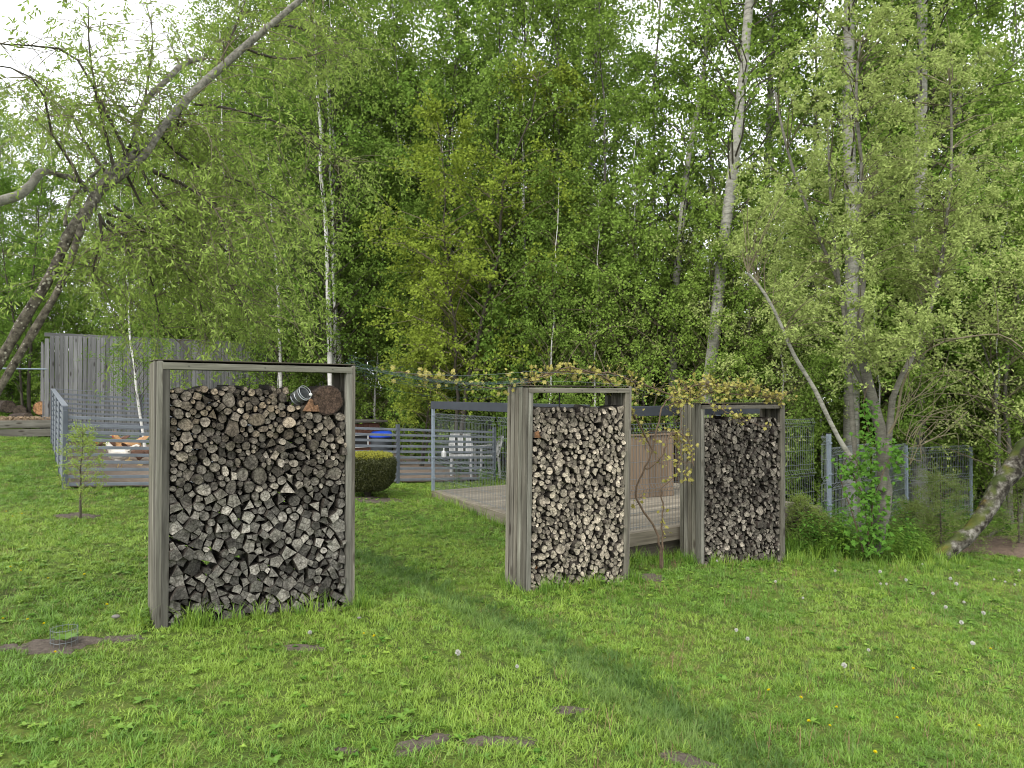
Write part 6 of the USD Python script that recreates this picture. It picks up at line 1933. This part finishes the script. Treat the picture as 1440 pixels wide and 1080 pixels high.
# ------------------------------------------------------------------ dandelions
pk = '/World/kinds_of_tree/dandelion_clock'
UsdGeom.Xform.Define(stage, pk)
usdkit.mesh(stage, pk + '/stalk', tubes(np.array([[0, 0, -0.01], [0.004, 0.002, 0.06], [0.0, 0.0, 0.125]]), np.array([0.0024, 0.002, 0.0018]), 5), MAT['stem_green'])
rr_ = np.random.default_rng(4); n = 150
dd_ = unit(rr_.normal(0, 1, (n, 3)))
sv, sf = leaf_batch(np.tile([[0, 0, 0.135]], (n, 1)) + dd_ * 0.004, dd_, rr_.normal(0, 1, (n, 3)), np.full(n, 0.021), np.full(n, 0.008), 0.3)
usdkit.mesh(stage, pk + '/seed_head', (sv, sf), MAT['seed_fluff'])
DLAB, DPUT = [], []


def lawn_spot(px, py):
    row = 'far' if py < 830 else 'near' if py > 925 else 'middle'
    col = 'left of the left frame' if px < 220 else 'before the left frame' if px < 520 else 'mid-lawn' if px < 900 else 'before the right frame' if px < 1130 else 'before the sallow tree' if px < 1300 else 'at the right edge'
    return f'{row} lawn, {col}'


DC = [(1010, 787), (1241, 807), (1240, 820), (1246, 820), (1278, 817), (1336, 816), (1348, 825), (1312, 837), (1358, 847), (1327, 857), (1383, 867), (1349, 881), (1415, 816), (1429, 820), (1434, 803), (1397, 812), (1092, 818), (1370, 907), (1366, 910), (1221, 916), (646, 933), (725, 940), (1031, 888), (1190, 948), (440, 894), (1297, 790), (1175, 803), (1130, 840), (1046, 902)]
for k, (px, py) in enumerate(DC):
    p = G(px, py + 11)
    lab, grp = 'white dandelion seed head standing in the right half of the lawn', 'dandelion seed heads in the lawn'
    if (px, py) == (440, 894):
        lab, grp = 'white dandelion seed head just before the left wood stack', None
    elif (px, py) == (646, 933):
        lab, grp = 'white dandelion seed head in the middle of the lawn, left of a thinner one', None
    elif (px, py) == (725, 940):
        lab, grp = 'thin-stalked dandelion seed head in the middle of the lawn', None
    DLAB.append(lab if grp is None else f'white dandelion seed head, {lawn_spot(px, py)}')
    DPUT.append((px, dict(pr=pk, name='dandelion_clock', cat='dandelion', loc=p, rz=rngG.uniform(0, 360), s=rngG.uniform(0.5, 0.88), lean=rngG.normal(0, 8), leany=rngG.normal(0, 8), group=grp)))
for (px, kw), lab in zip(DPUT, tell_apart(DLAB, [q[0] for q in DPUT])):
    put(label=lab, **kw)
pk2 = '/World/kinds_of_tree/dandelion_flower'
UsdGeom.Xform.Define(stage, pk2)
usdkit.mesh(stage, pk2 + '/stalk', tubes(np.array([[0, 0, -0.01], [0.002, 0.0, 0.05]]), np.array([0.0022, 0.002]), 5), MAT['stem_green'])
DLAB, DPUT = [], []
n = 46; a_ = np.arange(n) * 2.4
usdkit.mesh(stage, pk2 + '/petals', leaf_batch(np.tile([[0.002, 0, 0.05]], (n, 1)), np.stack([np.cos(a_), np.sin(a_), np.linspace(1.6, 0.15, n)], 1), np.tile([[0.1, 0.1, 1.0]], (n, 1)), np.full(n, 0.017), np.full(n, 0.005)), MAT['petal_yellow'])
for px, py in [(40, 876), (28, 805), (66, 816), (76, 921), (62, 880), (5, 874), (14, 800), (120, 812), (150, 855), (1288, 946), (1122, 988), (1178, 1000), (1165, 1026), (1377, 1026), (1228, 1064), (1140, 1022), (1261, 1015), (30, 725), (18, 728), (8, 720), (529, 898), (512, 894), (1393, 917), (1085, 978)]:
    p = G(px, py + 3)
    DLAB.append(f'yellow dandelion flower, {lawn_spot(px, py)}')
    DPUT.append((px, dict(pr=pk2, name='dandelion_flower', cat='dandelion', loc=p, rz=rngG.uniform(0, 360), s=rngG.uniform(0.6, 0.95), lean=rngG.normal(0, 10), leany=rngG.normal(0, 10), group='yellow dandelion flowers in the lawn')))
for (px, kw), lab in zip(DPUT, tell_apart(DLAB, [q[0] for q in DPUT])):
    put(label=lab, **kw)
